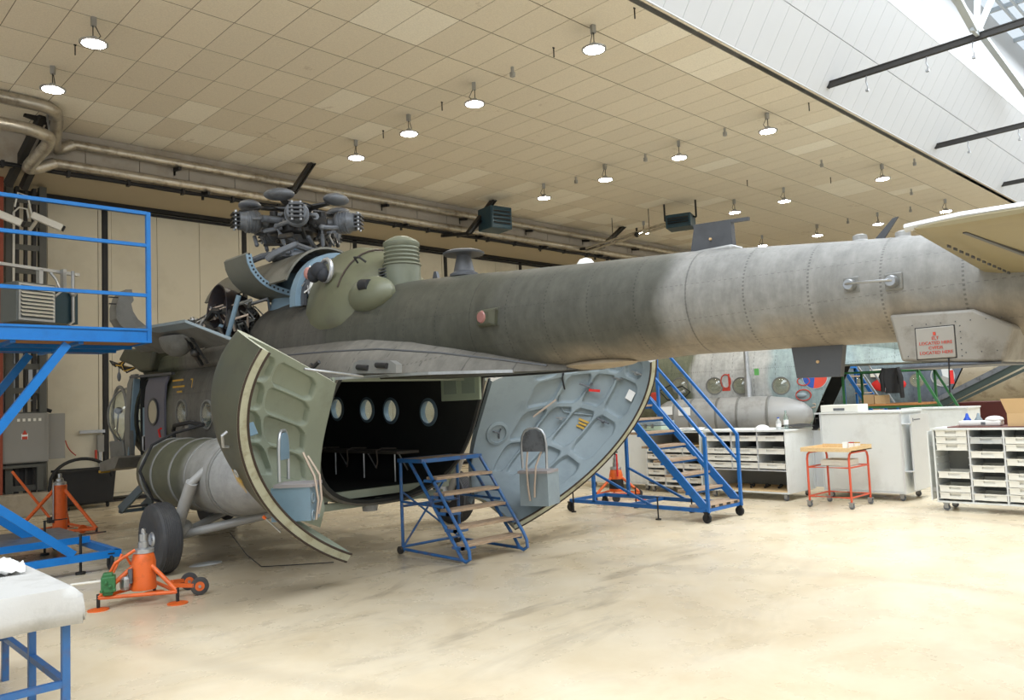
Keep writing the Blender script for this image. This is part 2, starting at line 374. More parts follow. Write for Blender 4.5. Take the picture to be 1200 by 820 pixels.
# sliding hangar doors: one leaf between each pair of black gaps, each leaf of sheet panels
LW = 3.55
for i in range(11):
    x0 = 6.2+LW*(i-3)
    d = struct('door_%d' % (i+1), MB().box(x0+.07, x0+LW-.07, 20.42, 20.5, .12, 7.14), 'joint', 'cream sliding hangar door leaf number %d from the left' % (i+1), cat='door')
    w = (LW-.14-.16)/3
    for k in range(3):
        part('panel', MB().box(x0+.15+k*w+.006, x0+.15+(k+1)*w-.006, 20.385, 20.42, .2, 7.06), 'creamwall', d)
    part('door_frame', MB().box(x0+.07, x0+.145, 20.37, 20.42, .12, 7.14).box(x0+LW-.145, x0+LW-.07, 20.37, 20.42, .12, 7.14).box(x0+.145, x0+LW-.145, 20.37, 20.42, 7.07, 7.14).box(x0+.145, x0+LW-.145, 20.37, 20.42, .12, .19), 'creamwall', d)
    part('black_seal', MB().box(x0-.055, x0+.055, 20.34, 20.5, .02, 7.16), 'blackmetal', d)
struct('trim_1', MB().box(-12, 46, 20.2, 20.34, 7.1, 7.2).box(-12, 46, 20.46, 20.6, 7.14, 7.2).box(-12, 46, 20.3, 20.36, 7.02, 7.08), 'blackmetal', 'black overhead track of the sliding hangar doors')
struct('trim_2', MB().box(-12, 46, 20.3, 20.6, 0, .05), 'darksteel', 'dark floor track under the hangar doors')
struct('trim_3', MB().box(-12, 46, 18.35, 20.62, 7.2, 7.27), 'soffit', 'tan soffit above the hangar doors')
fz = struct('wall_frieze', MB().box(-12, 46, 18.36, 18.5, 7.2, 8.4), 'joint', 'grey sheet-clad beam wall under the ceiling')
for i in range(-8, 36):
    x0 = 5.2+i*1.12
    if x0 > 45: break
    part('sheet', MB().box(x0+.008, x0+1.112, 18.335, 18.36, 7.2, 7.98), 'frieze', fz)
struct('trim_4', MB().box(-12, 46, 18.31, 18.335, 7.94, 8.09), 'frieze', 'grey trim strip where the beam wall meets the ceiling')
# ceiling: backing slab and laid-in tiles
cl = struct('ceiling', MB().box(-12, 46, 6.95, 18.4, CZ+.006, CZ+.12), 'joint', 'tan tiled hangar ceiling')
light = {(-1,2),(7,4),(4,2),(5,7),(11,9),(13,9),(14,9),(21,9),(22,6),(9,3),(18,2),(20,2),(25,3),(23,8),(29,7),(30,7),(31,7),(33,8),(27,4),(6,7),(15,2),(21,2),(2,1),(3,1)}
for u in range(0, 46):
    if (u*7) % 5 < 3: light.add((u, 1))
    if (u*3) % 4 < 2: light.add((u, 0))
def tmesh(mat):
    me = MB().box(.007, TA-.007, -TB+.013, -.013, -.0, .012).mesh('ceiling_tile'); me.materials.append(M[mat]); return me
tm = {0: tmesh('tile'), 1: tmesh('tile2')}
tiles = []
for u in range(-8, 62):
    for v in range(0, 10):
        x = UX+u*TA; y = VY-v*TB; tiles.append((math.hypot(x, y), u, v))
tiles.sort(); rest = {0: MB(), 1: MB()}
vis = [t for t in tiles if t[1] >= -2+0*t[2]]
near = set((u, v) for _, u, v in vis[:300])
for _, u, v in tiles:
    x = UX+u*TA; y = VY-v*TB; k = 1 if (u, v) in light else 0
    if (u, v) in near:
        o = bpy.data.objects.new('ceiling_tile', tm[k]); COL.objects.link(o); o.location = (x, y, CZ); o.parent = cl
    else: rest[k].box(x+.007, x+TA-.007, y-TB+.013, y-.013, CZ, CZ+.012)
for k in (0, 1): part('ceiling_tile', rest[k], ('tile', 'tile2')[k], cl, kind='stuff')
# skylight shaft: sloping white boards, upper white wall, glazing
E1 = (6.93, CZ); E2 = (5.75, 9.98); EM = (6.36, 9.02)
sh = struct('wall_shaft', MB().add([(-12,7.0,CZ-.0),(46,7.0,CZ-.0),(46,5.82,10.0),(-12,5.82,10.0),(-12,7.12,CZ),(46,7.12,CZ),(46,5.95,10.05),(-12,5.95,10.05)],
     [(0,1,2,3),(7,6,5,4),(0,4,5,1),(3,2,6,7),(0,3,7,4),(1,5,6,2)]), 'shaftgap', 'sloping white boarded side of the skylight shaft')
bd = {0: MB(), 1: MB()}; cnt = 0
def board(x0, x1, a, b, th=.02):
    n = Vector((0, -.85, -.53))*th
    p = [(x0, a[0], a[1]), (x1, a[0], a[1]), (x1, b[0], b[1]), (x0, b[0], b[1])]
    return [Vector(q) for q in p], [Vector(q)+n for q in p]
proto = {}
for r, (a, b) in enumerate((((6.955, CZ+.0), (6.378, 9.043)), ((6.372, 9.053), (5.80, 9.995)))):
    P0, P1 = board(.004, .546, a, b); mm = MB(); mm.add(P0+P1, [(0,3,2,1),(4,5,6,7),(0,1,5,4),(1,2,6,5),(2,3,7,6),(3,0,4,7)])
    me = mm.mesh('board'); recalc(me); me.materials.append(M['shaft']); proto[r] = me
    for i in range(-4, 66):
        x = 6+i*.55
        if x > 45.4: break
        o = bpy.data.objects.new('board', me); COL.objects.link(o); o.location = (x, 0, 0); o.parent = sh
struct('trim_5', MB().box(-12, 46, 6.925, 6.945, CZ-.006, CZ+.03), 'shaft', 'white edge trim between ceiling and skylight shaft')
up = struct('wall_skylight', MB().box(-12, 46, 5.78, 5.9, 9.98, 12.2), 'shaft', 'bright white upright wall above the skylight shaft')
gl = struct('window_1', MB().box(-12, 46, -3.2, -3.1, CZ, 12.2), 'shaft', 'white far side of the roof skylight')
for i in range(0, 40):
    x = -8+i*1.35
    part('glazing_bar', MB().bar((x, 5.8, 12.15), (x, -3.1, 12.15), .07, .12), 'trussgrey', gl)
    part('pane', MB().box(x+.035, x+1.315, -3.1, 5.8, 12.17, 12.18), 'roofglass', gl)
part('glazing_edge', MB().box(-12, 46, 5.3, 5.36, 12.0, 12.1).box(-12, 46, 5.05, 5.1, 12.02, 12.1), 'trussgrey', gl)
struct('ceiling_front', MB().box(-12, 46, -24, -3.2, CZ, CZ+.15), 'tile', 'tiled ceiling beyond the skylight')
# roof truss members seen in the skylight
tr = thing('roof_truss', 'pale grey steel roof truss crossing the skylight', 'truss', (18.0, 5.2, 10.2))
def TP(*p): return tuple(Vector(p)-Vector((18.0, 5.2, 10.2)))
for a, b, w in (((14.2,4.0,8.95),(15.95,4.0,8.36),.12), ((16.45,4.0,9.4),(16.1,4.0,8.36),.09), ((17.9,4.0,9.9),(16.15,4.0,8.38),.09), ((17.0,5.3,11.2),(26.4,5.3,9.9),.14)):
    part('brace', MB().bar(TP(*a), TP(*b), w, w*.8), 'trussgrey', tr)
part('gusset_plate', MB().box(*[q for p in zip(TP(15.8,3.97,8.30), TP(16.3,4.03,8.5)) for q in p]), 'trussgrey', tr)
# hanging rails with chains
for i, (x, nm) in enumerate(((16.2, 'nearest'), (22.7, 'middle'), (28.9, 'farthest'))):
    t = thing('hanging_rail', 'dark steel rail across the skylight shaft, %s of the three' % nm, 'rail', (x, 6.7, 8.3), 0, 'steel rails across the skylight')
    part('rail', MB().box(-.045, .045, -9.4, .12, -.05, .05).box(-.06, .06, -9.4, .12, .05, .07), 'darksteel', t)
    part('end_cap', MB().prism([(-.06,.12,-.06),(.06,.12,-.06),(0,.22,0)], (0,0,.12)), 'darksteel', t)
    for yy, ln in ((-.66, .3), (-1.8, .28), (-2.6, .3)):
        part('chain', MB().tube([(0,yy,-.05),(.01,yy+.02,-.05-ln*.4),(-.01,yy-.01,-.05-ln*.7),(0,yy,-.05-ln)], .012, 6).box(-.03,.03,yy-.03,yy+.03,-.07-ln,-.03-ln), 'steel', t)
# ------------------------------------------------------------------ ceiling lamps
def lamp_proto():
    t = thing('ceiling_lamp', '', 'lamp')
    part('mount', MB().box(-.035, .035, -.035, .035, -.14, 0), 'steel', t)
    part('cable', MB().tube([(.02,0,-.12),(.06,.0,-.2),(.10,.0,-.27),(.04,0,-.35)], .007, 6).tube([(-.01,0,-.14),(-.01,0,-.31)], .008, 6), 'blackmetal', t)
    part('housing', MB().lathe([(.0,-.31),(.05,-.315),(.07,-.36),(.15,-.385),(.205,-.40),(.205,-.425),(.17,-.425),(.17,-.405),(0,-.40)], n=20), 'alu', t, 40)
    part('diffuser', MB().lathe([(0,-.412),(.165,-.412),(.165,-.424),(.10,-.438),(0,-.442)], n=20), 'lamp', t, 40)
    return t
lp = lamp_proto(); first = True
rows = {3.74: (12.757, 15.0), 9.95: (8.0, 10.98, 13.07, 15.08), 16.1: (8.18, 10.49, 12.78, 15.0), 22.4: (8.12, 11.0, 12.67, 16.2), 28.4: (8.38, 10.56, 12.75, 14.96), 34.6: (8.3, 10.6, 12.8)}
ordn = ['nearest the skylight', 'second from the skylight', 'third from the skylight', 'nearest the hangar doors']
rown = ['leftmost', 'second', 'third', 'fourth', 'fifth', 'farthest']
for ri, (x, ys) in enumerate(rows.items()):
    for yi, y in enumerate(ys):
        lab = 'round glowing ceiling lamp in the %s row from the left, %s' % (rown[ri], ordn[yi])
        if first: lp.location = (x, y, CZ); lp['label'] = lab; lp['group'] = 'round ceiling lamps'; first = False
        else: dup(lp, (x, y, CZ), (ri*1.3+yi) % 3, lab, 'round ceiling lamps')
# small hooks and sensors under the tiles
hk = None
sp_ = [(3.79,13.89,0),(10.04,8.97,0),(10.03,10.0,1),(10.07,12.1,0),(10.08,14.18,0),(10.02,7.2,0),(16.2,9.29,1),(16.28,7.3,0),(20.7,11.25,0),(16.33,13.99,1),(16.27,11.6,1),(22.63,7.35,1),(22.5,9.6,0),(20.6,9.0,1),(28.5,9.5,1),(28.4,11.6,1),(26.0,8.6,1)]
hp = {}; hcount = {}
for i, (x, y, k) in enumerate(sp_):
    ri = min(5, int((x-2)/6.2)); kk = (k, ri); hcount[kk] = hcount.get(kk, 0)+1
    lab = '%s under the ceiling, %s of its kind in the %s lamp row' % ('small grey smoke detector' if k else 'thin dark hanger hook', ['first','second','third','fourth','fifth','sixth'][hcount[kk]-1], rown[ri])
    if k not in hp:
        if k: o = part('smoke_detector', MB().box(-.02,.02,-.02,.02,-.1,0).box(-.035,.035,-.035,.035,-.19,-.1), 'alu')
        else: o = part('hanger_hook', MB().box(-.008,.008,-.008,.008,-.18,0).box(-.02,.02,-.008,.008,-.02,0), 'blackmetal')
        tag(o, lab, 'detector' if k else 'hook', 'ceiling fittings', (x, y, CZ)); hp[k] = o
    else:
        o = hp[k].copy(); COL.objects.link(o); o.location = (x, y, CZ); o['label'] = lab
# ------------------------------------------------------------------ ducts, cable tray, brackets
for nm, z, y, x0 in (('upper', 7.80, 18.16, 4.9), ('lower', 7.32, 18.12, 4.55)):
    t = thing('duct_pipe', '%s silver foil-wrapped duct along the beam wall, looping out at its left end' % nm, 'duct', (x0, y, z))
    part('straight_run', MB().tube([(0,0,0),(40,0,0)], .1, 12), 'duct', t, 40)
    if nm == 'upper': pts = [(0,0,0),(-.35,-.1,-.18),(-.55,-1.0,0.12),(-.75,-1.4,.16),(-1.3,-1.5,.17),(-3,-1.5,.17)]
    else: pts = [(0,0,0),(-.5,-.1,-.22),(-.35,-1.0,.1),(-.6,-1.3,.16),(-1.2,-1.4,.17),(-3,-1.4,.17)]
    sm = []
    for i in range(len(pts)-1):
        p0 = Vector(pts[max(0,i-1)]); p1 = Vector(pts[i]); p2 = Vector(pts[i+1]); p3 = Vector(pts[min(len(pts)-1,i+2)])
        for k in range(6):
            q = k/6; sm.append(.5*((2*p1)+(p2-p0)*q+(2*p0-5*p1+4*p2-p3)*q*q+(3*p1-p0-3*p2+p3)*q**3))
    part('bend', MB().tube(sm, .12, 12), 'duct', t, 40)
    for k in range(12):
        xx = 2.2+k*2.9+(0 if nm == 'upper' else 1.0)
        part('bracket', MB().bar((xx,-.16,-.16),(xx,.24,-.10),.06,.07).bar((xx,.2,-.25),(xx,.2,.0),.05), 'blackmetal', t)
t = thing('cable_tray', 'thin dark cable tray with bundled cables along the lower edge of the beam wall', 'cable tray', (3.2, 18.2, 7.16))
part('tray', MB().box(0, 41, -.05, .05, -.02, .0), 'blackmetal', t)
part('cables', MB().tube([(k*.6, .0+.02*math.sin(k), .02+.015*math.sin(k*2.3)) for k in range(68)], .03, 6).tube([(k*.6, -.03, -.035+.012*math.sin(k*1.7)) for k in range(68)], .018, 6), 'black', t)
for k in range(24): part('clip', MB().box(.4+k*1.2, .46+k*1.2, -.07, .07, -.07, .06), 'blackmetal', t)
# diagonal struts
for (a, b, nm) in (((9.44,17.2,7.25),(10.0,17.2,8.1),'behind the rotor head'), ((15.1,17.2,6.95),(16.15,17.2,8.1),'beside the middle unit heater'), ((21.2,17.2,7.2),(22.5,17.2,8.1),'beyond the boom')):
    t = thing('ceiling_strut', 'dark sloping steel strut hanging from the ceiling %s' % nm, 'strut', b)
    e = Vector(a)-Vector(b)
    part('channel', MB().bar((0,0,0), e, .07, .18, (0,1,0)).bar((.10,0,0), e+Vector((.1,0,0)), .03, .2, (0,1,0)), 'blackmetal', t)
    part('arm', MB().bar(e, e+Vector((-.1,1.05,.12)), .09), 'blackmetal', t)
# unit heaters
def heater(nm, lab, loc, rz, mt, w=.75, d=.55, h=.62, n=5):
    t = thing('unit_heater', lab, 'heater', loc, rz)
    part('casing', MB().box(-w/2, w/2, -d/2, d/2, -h/2, h/2), mt, t, bevel=.02)
    part('louvre_frame', MB().box(-w/2+.03, w/2-.03, -d/2-.015, -d/2+.0, -h/2+.03, -h/2+.07).box(-w/2+.03, w/2-.03, -d/2-.015, -d/2, h/2-.07, h/2-.03).box(-w/2+.03, -w/2+.07, -d/2-.015, -d/2, -h/2+.07, h/2-.07).box(w/2-.07, w/2-.03, -d/2-.015, -d/2, -h/2+.07, h/2-.07), 'alu' if mt == 'heatergrey' else 'heater', t)
    for k in range(n):
        z = -h/2+.1+(h-.2)*(k+.5)/n
        part('louvre', MB().add([(-w/2+.07,-d/2-.06,z-.025),(w/2-.07,-d/2-.06,z-.025),(w/2-.07,-d/2-.0,z+.02),(-w/2+.07,-d/2-.0,z+.02),(-w/2+.07,-d/2-.06,z-.015),(w/2-.07,-d/2-.06,z-.015),(w/2-.07,-d/2-.0,z+.03),(-w/2+.07,-d/2-.0,z+.03)],[(0,3,2,1),(4,5,6,7),(0,1,5,4),(1,2,6,5),(2,3,7,6),(3,0,4,7)]), 'tray' if mt == 'heatergrey' else 'darksteel', t)
    return t
h = heater('a', 'grey unit heater with white louvres seen through the blue platform railing', (3.98, 17.7, 4.28), math.radians(22), 'heatergrey', .8, .5, .78, 8)
part('motor_box', MB().box(.5, 1.0, -.1, .5, -.34, .3), 'heater', h)
part('bracket', MB().box(-.9, 1.2, .1, .2, .72, .78).box(.3, .38, .1, .2, .35, .75).box(.75, .82, .0, .1, .3, .8), 'alu', h)
part('pipe', MB().tube([(.35,0,.25),(.5,-.1,.2),(.62,-.1,.3),(.6,0,.55),(.5,.05,.7)], .03, 8).tube([(.85,-.15,.75),(.85,-.15,.3),(.85,-.15,-.3),(.75,-.15,-.38)], .035, 8).ball((.85,-.15,.28), .07), 'alu', h, 40)
heater('b', 'dark teal unit heater with black slots hanging below the ceiling at centre', (15.95, 16.9, 7.42), math.radians(-8), 'heater', .75, .7, .66, 4)
h = heater('c', 'dark teal unit heater hanging from ceiling rods behind the dorsal fin', (21.2, 13.9, 7.45), math.radians(-70), 'heater', .8, .7, .42, 3)
for sx in (-.5, .5): part('hanger_rod', MB().bar((sx, 0, .1), (sx, 0, .65), .05).bar((sx*.7,0,.15),(sx,0,.1),.05), 'blackmetal', h)
t = thing('service_pipe', 'pair of pale pipes running out from the beam wall to the far heater', 'pipe', (20.9, 17.6, 7.1))
for dz, dy in ((0, 0), (.12, .3)): part('pipe', MB().tube([(0,0,dz),(.0,-3.3-dy,.25+dz)], .04, 8), 'duct', t, 40)
part('valve', MB().ball((0,-2.2,.2), .09).bar((0,-2.2,.2),(0,-2.2,.42),.05), 'blackmetal', t)
part('hanger_rod', MB().tube([(0,-1.2,.1),(0,-1.2,.95)], .012, 6), 'blackmetal', t); part('hanger_rod', MB().tube([(0,-2.7,.2),(0,-2.7,.95)], .012, 6), 'blackmetal', t)
# steel columns at the left
t = thing('lattice_column', 'dark grey laced steel column beside the hangar door at left', 'column', (4.05, 19.6, 0))
for x in (-.02, .62): part('chord', MB().box(x-.07, x+.07, -.1, .1, 0, 7.15), 'lattice', t)
for k in range(13): part('batten', MB().box(.05, .55, -.08, -.05, .5+k*.52, .62+k*.52), 'lattice', t)
part('web', MB().box(.1, .17, -.06, .1, 0, 7.1).box(.28, .33, -.06, .1, 0, 7.1).box(.43, .5, -.06, .1, 0, 7.1), 'darksteel', t)
t = thing('red_column', 'red-brown steel column at the left edge of the picture', 'column', (3.74, 19.45, 0))
part('flange', MB().box(-.14, .14, -.14, -.11, 0, 7.9).box(-.14, .14, .11, .14, 0, 7.9), 'redox', t); part('web', MB().box(-.015, .015, -.11, .11, 0, 7.9), 'redox', t)
t = thing('roof_bracket', 'dark braced steel bracket under the ceiling at upper left', 'bracket', (4.2, 17.6, 8.1))
part('leg', MB().bar((0,0,0),(-.35,1.2,-1.2),.12,.16), 'darksteel', t); part('leg', MB().bar((.25,.2,0),(-.05,1.3,-1.2),.12,.16), 'darksteel', t)
part('leg', MB().bar((-.3,.1,0),(.15,.1,-.1),.08,.1), 'darksteel', t)
part('hanger', MB().tube([(0,-.4,0),(0,-.4,-.25)], .025, 6).tube([(-.0,-.6,-.6),(0,-.4,-.25)], .02, 6), 'steel', t)
# two cctv cameras
for i, (x, lab) in enumerate(((4.62, 'white security camera, right one of the pair on the lattice column'), (3.86, 'white security camera, left one of the pair at the picture edge'))):
    t = thing('security_camera', lab, 'camera', (x, 18.9, 6.25), 0, 'security cameras')
    part('housing', MB().bar((-.28,.1,.12),(.25,-.12,-.14),.15,.15), 'tray', t, bevel=.02); part('lens', MB().bar((.25,-.12,-.14),(.28,-.13,-.155),.11,.11), 'black', t)
    part('mount', MB().bar((-.2,.1,.0),(-.25,.5,-.16),.05), 'tray', t)
    part('cable', MB().tube([(-.28,.1,.1),(-.34,.2,.55),(-.5,.3,.62),(-.56,.3,.3)], .018, 6), 'tray', t)
# conduit on the column
tag(part('conduit', MB().tube([(0,0,0),(0,0,-1.9),(.05,0,-2.0)], .025, 6).tube([(.0,0,0),(.1,0,.12),(.25,0,.1),(.28,0,-.1)], .02, 6), 'tray'), 'pale vertical conduit on the lattice column above the heater', 'conduit', None, (4.1, 19.475, 6.5))
# electrical cabinet, sign, pipes, machine below
t = thing('switchgear_cabinet', 'grey wall switchgear cabinet with a red warning label at left', 'cabinet', (4.25, 19.6, 1.1))
part('body', MB().box(-.45, .5, -.2, .2, 0, 1.05), 'elecgrey', t, bevel=.01)
part('door', MB().box(-.42, .42, -.225, -.2, .03, 1.0), 'elecgrey', t)
part('side_box', MB().box(.52, .86, -.05, .2, .04, 1.03), 'elecgrey', t)
part('warning_label', MB().box(-.02, .1, -.232, -.225, .5, .62), 'paper', t); part('warning_label', MB().prism([(-.01,-.24,.6),(.09,-.24,.6),(.04,-.24,.7)], (0,.006,0)).box(-.01,.09,-.24,-.234,.5,.56), 'redmark', t)
for k in range(5): part('switch', MB().box(-.1+k*.1, -.05+k*.1, -.24, -.225, .88, .94), 'tray', t)
part('conduit', MB().tube([(-.3,0,1.05),(-.3,0,1.5),(-.2,0,1.9),(-.2,0,2.4)], .035, 8).tube([(-.1,0,1.05),(-.1,0,2.4)], .035, 8).tube([(.1,0,1.05),(.1,0,1.3),(.3,0,1.35),(.3,0,2.3)], .03, 8).box(.15,.4,-.05,.05,1.7,2.0), 'alu', t, 40)
part('black_pipe', MB().tube([(.3,0,1.1),(.5,0,1.12),(.6,0,1.08)], .04, 8), 'black', t, 40)
t = thing('floor_cabinet', 'dark open-fronted machine stand beneath the grey switchgear', 'cabinet', (4.25, 19.6, .5))
part('frame', MB().box(-.5, -.42, -.2, .2, 0, .56).box(.28, .4, -.2, .2, 0, .56).box(-.42, .28, -.2, .2, .5, .56), 'lattice', t); part('recess', MB().box(-.42, .28, -.02, .2, 0, .5), 'black', t)
tag(part('concrete_block', MB().box(-1.6, .62, -.45, -.08, 0, .48), 'concrete', bevel=.03), 'low rough concrete plinth behind the left orange jack', 'plinth', None, (4.3, 19.35, 0))
t = thing('tool_bin', 'big black wheeled bin against the hangar door', 'bin', (5.5, 19.55, 0))
part('body', MB().add([(-.5,-.32,.12),(.5,-.32,.12),(.5,.32,.12),(-.5,.32,.12),(-.56,-.36,.85),(.56,-.36,.85),(.56,.36,.85),(-.56,.36,.85)],[(0,3,2,1),(4,5,6,7),(0,1,5,4),(1,2,6,5),(2,3,7,6),(3,0,4,7)]), 'black', t, bevel=.02)
for sx in (-.4, .4): part('wheel', MB().lathe([(.06,-.02),(.06,.02)], (sx,-.25,.06), 'x', 12), 'black', t)
part('rim', MB().box(-.58,.58,-.38,-.35,.82,.87).box(-.58,.58,.35,.38,.82,.87), 'blackmetal', t)
tag(part('air_hose', MB().tube([(-.64,0,-.62),(-.64,0,-.2)]+arc((0,0,0), .62, PI*.98, .15, 16, 'xz', .5), .035, 8), 'black', smooth=40), 'black hose arching over the black wheeled bin', 'hose', None, (5.3, 19.0, .62))
t = thing('door_bolt', 'steel drop bolt assembly on the cream hangar door left of the nose', 'bolt', (6.05, 20.3, .1))
part('rod', MB().box(-.03, .03, -.03, .03, 0, 1.5), 'alu', t); part('lever', MB().box(-.45, .1, -.04, 0, 1.55, 1.62), 'alu', t); part('catch', MB().box(-.07, .07, -.06, .04, 1.1, 1.5), 'elecgrey', t); part('red_grip', MB().box(-.12,-.08,-.05,0,.9,1.15), 'redmark', t)
part('arc_mark', MB().tube(arc((-.2,-.02,1.5), .55, PI*1.05, PI*1.3, 6, 'xz'), .012, 5), 'redmark', t)
# daylight seen at the foot of the doors, thin bright line on the floor beyond the nose
# ================================================================== HELICOPTERS (template in hangar coordinates, shifted to the main axle)
SH = (6.1, 10.2, 0)
def hp_(name, mb, mat, parent, smooth=35, label=None, bevel=0): return part(name, mb, mat, parent, smooth, label, SH, bevel)
def sect(Y, zc, w, h, n=48, e=2.5, off=0):
    o = []
    for k in range(n):
        a = 2*PI*k/n; c, s_ = math.cos(a), math.sin(a)
        o.append((6.1+(w-off)*math.copysign(abs(c)**(2/e), c), Y, zc+(h-off)*math.copysign(abs(s_)**(2/e), s_)))
    return o
def zc0(Y): return 1.80+.032*(Y-9)
M['cover'] = paint('beige_window_cover', (168,160,138), .5, 0, .08, 12, (110,100,84), .5, 8)
BODY = [(5.1,.30,2.30),(5.5,.5,2.38),(6.0,.76,2.50),(6.6,.98,2.64),(7.2,1.13,2.77),(8.0,1.225,2.88),(8.6,1.25,1.13),(9.6,1.25,1.13),(10.6,1.25,1.13),(11.6,1.25,1.13),(12.6,1.25,1.13),(13.6,1.25,1.12),(14.4,1.22,1.09),(14.9,1.17,1.04)]
def ee(Y): return 2.6 if Y < 13 else max(2.15, 2.6-(Y-13)*.25)
def body_secs(off=0):
    o = []
    for Y, w, h in BODY:
        z = zc0(Y); 
        if Y < 8.1: top = h; h = (top-.70)/2; z = top-h
        o.append(sect(Y, z, w, h, e=ee(Y), off=off))
    return o
def boom_secs(y0=-1.2):
    st = [(11.1,2.80,.80),(10.8,2.80,.80),(10,2.80,.80),(9.2,2.79,.785),(8.3,2.78,.755),(7.1,2.785,.675),(6.2,2.80,.58),(5.0,2.765,.52),(3.9,2.745,.462),(2.46,2.65,.398),(1.9,2.615,.378),(1.2,2.565,.36),(.4,2.52,.34),(-.6,2.5,.31)]
    return [[(6.1+R*math.cos(2*PI*k/48), Y, zc+R*math.sin(2*PI*k/48)) for k in range(48)] for Y, zc, R in st]
WIN_P = [13.42, 12.37, 11.43, 10.4]; WIN_S = [12.75, 11.81, 10.91, 10.25, 9.30]
def wz(Y): return 1.86+.045*(Y-9.6)
def build_heli(root, skin, detail, win_port, skinside=None, tank=True):
    shell = MB().loft(body_secs(0)+body_secs(.03)[::-1]); n = 48; N = len(BODY)*2
    shell.f += [((N-1)*n+k, (N-1)*n+(k+1) % n, (k+1) % n, k) for k in range(n)]
    sk = hp_('fuselage', shell, skinside or skin, root)
    ln = MB().loft(body_secs(.032)+body_secs(.075)[::-1]); ln.f += [((N-1)*n+k, (N-1)*n+(k+1) % n, (k+1) % n, k) for k in range(n)]
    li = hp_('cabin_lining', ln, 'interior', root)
    cts = [MB().prism([(4,8.78+.35,.05),(4,8.05-.03,2.285),(4,4.0,2.20),(4,4.0,.05)], (4.4,0,0))]
    for Y in win_port: cts.append(MB().lathe([(.195,4.2),(.195,5.6)], (0,Y,wz(Y)), 'x', 24))
    for Y in WIN_S: cts.append(MB().lathe([(.195,6.9),(.195,8)], (0,Y,wz(Y)), 'x', 24))
    if detail: cts.append(MB().prism([(4.3,14.66,1.32),(4.3,14.50,2.60),(4.3,13.86,2.60),(4.3,13.86,1.30)], (1.3,0,0)))
    for c in cts: c.v = [(a-SH[0], b-SH[1], z) for a, b, z in c.v]
    cut([sk, li], cts, root)
    for Y, X, sgn in [(y, 4.86, -1) for y in win_port]+[(y, 7.34, 1) for y in WIN_S]:
        z = wz(Y); x0 = X+.01*sgn
        wf = hp_('window_frame', MB().lathe([(.195,x0+.012*sgn),(.218,x0+.012*sgn),(.218,x0-.015*sgn),(.21,x0-.09*sgn),(.165,x0-.10*sgn),(.17,x0-.04*sgn),(.195,x0+.0*sgn),(.195,x0+.012*sgn)], (0,Y,z), 'x', 28), 'primer_blue' if detail and sgn > 0 else 'midgrey', root)
        if not detail and sgn < 0: hp_('window_cover', MB().lathe([(0,x0+.02),(.05,x0+.025),(.055,x0+.015),(.10,x0+.02),(.105,x0+.01),(.15,x0+.015),(.16,x0+.005),(.19,x0+.01)], (0,Y,z), 'x', 24), 'cover', wf)
        hp_('pane', MB().lathe([(0,x0+.05*sgn),(.09,x0+.04*sgn),(.15,x0+.02*sgn),(.18,x0-.01*sgn)], (0,Y,z), 'x', 24), 'glass', wf)
    bm = hp_('tail_boom', MB().loft(boom_secs(), True, True, True), skin, root)
    bc = [MB().prism([(4,12,.5),(4,12,2.66),(4,8.2,2.62),(4,8.15,2.28),(4,5.5,2.235),(4,5.3,.5)], (4.4,0,0))]
    for c in bc: c.v = [(a-SH[0], b-SH[1], z) for a, b, z in c.v]
    cut([bm], bc, root)
    # sill and cabin floor
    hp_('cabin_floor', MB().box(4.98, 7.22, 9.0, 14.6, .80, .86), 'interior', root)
    # external tank with straps, port
    if tank: tk = hp_('external_tank', MB().lathe([(.0,12.30),(.2,12.28),(.36,12.18),(.44,12.02),(.475,11.75),(.48,11.5),(.48,9.9),(.47,9.5),(.42,9.1),(.30,8.75),(.14,8.58),(.0,8.55)], (4.50,0,1.14), 'y', 36), 'tankgrey' if not detail else skin_tank, root)
    for Y in ((11.75, 11.35, 10.7, 10.2, 9.5) if tank else ()):
        hp_('strap', MB().lathe([(.482,Y-.03),(.492,Y-.02),(.492,Y+.02),(.482,Y+.03)], (4.50,0,1.14), 'y', 36), 'midgrey', tk)
    # main gear, port and starboard
    for s_ in (-1, 1):
        wx = 6.1+s_*2.36; wl = hp_('main_wheel', MB().lathe([(.20,-.10),(.30,-.135),(.375,-.135),(.415,-.115),(.43,-.08),(.432,.08),(.415,.115),(.375,.135),(.30,.135),(.20,.10)], (wx,10.24,.433), 'x', 40), 'tyre', root)
        for gx in (-.075,-.05,-.025,0,.025,.05,.075): hp_('tread_rib', MB().lathe([(.432,gx-.008),(.438,gx-.006),(.438,gx+.006),(.432,gx+.008)], (wx,10.24,.433), 'x', 40), 'tyre', wl)
        hp_('wheel_hub', MB().lathe([(0,-.09),(.07,-.12),(.1,-.09),(.17,-.085),(.21,-.10),(.21,.10),(.17,.085),(.1,.09),(.07,.12),(0,.09)], (wx,10.24,.433), 'x', 24), 'alu', wl)
        x1 = 6.1+s_*1.22
        if detail or s_ > 0: hp_('shock_strut', MB().tube([(6.1+s_*1.35,9.35,1.95),(6.1+s_*2.17,9.78,1.1)], .05, 14).tube([(6.1+s_*2.15,9.77,1.12),(6.1+s_*2.2,10.12,.56)], .075, 14), 'tankgrey', root)
        hp_('axle_strut', MB().tube([(6.1+s_*2.18,10.24,.43),(6.1+s_*.75,9.0,.78)], .055, 12).tube([(6.1+s_*2.16,10.24,.43),(6.1+s_*.75,10.9,.74)], .05, 12), 'tankgrey', root)
        hp_('strut_joint', MB().ball((6.1+s_*2.1,10.2,.52), .12), 'tankgrey', root)
    return sk
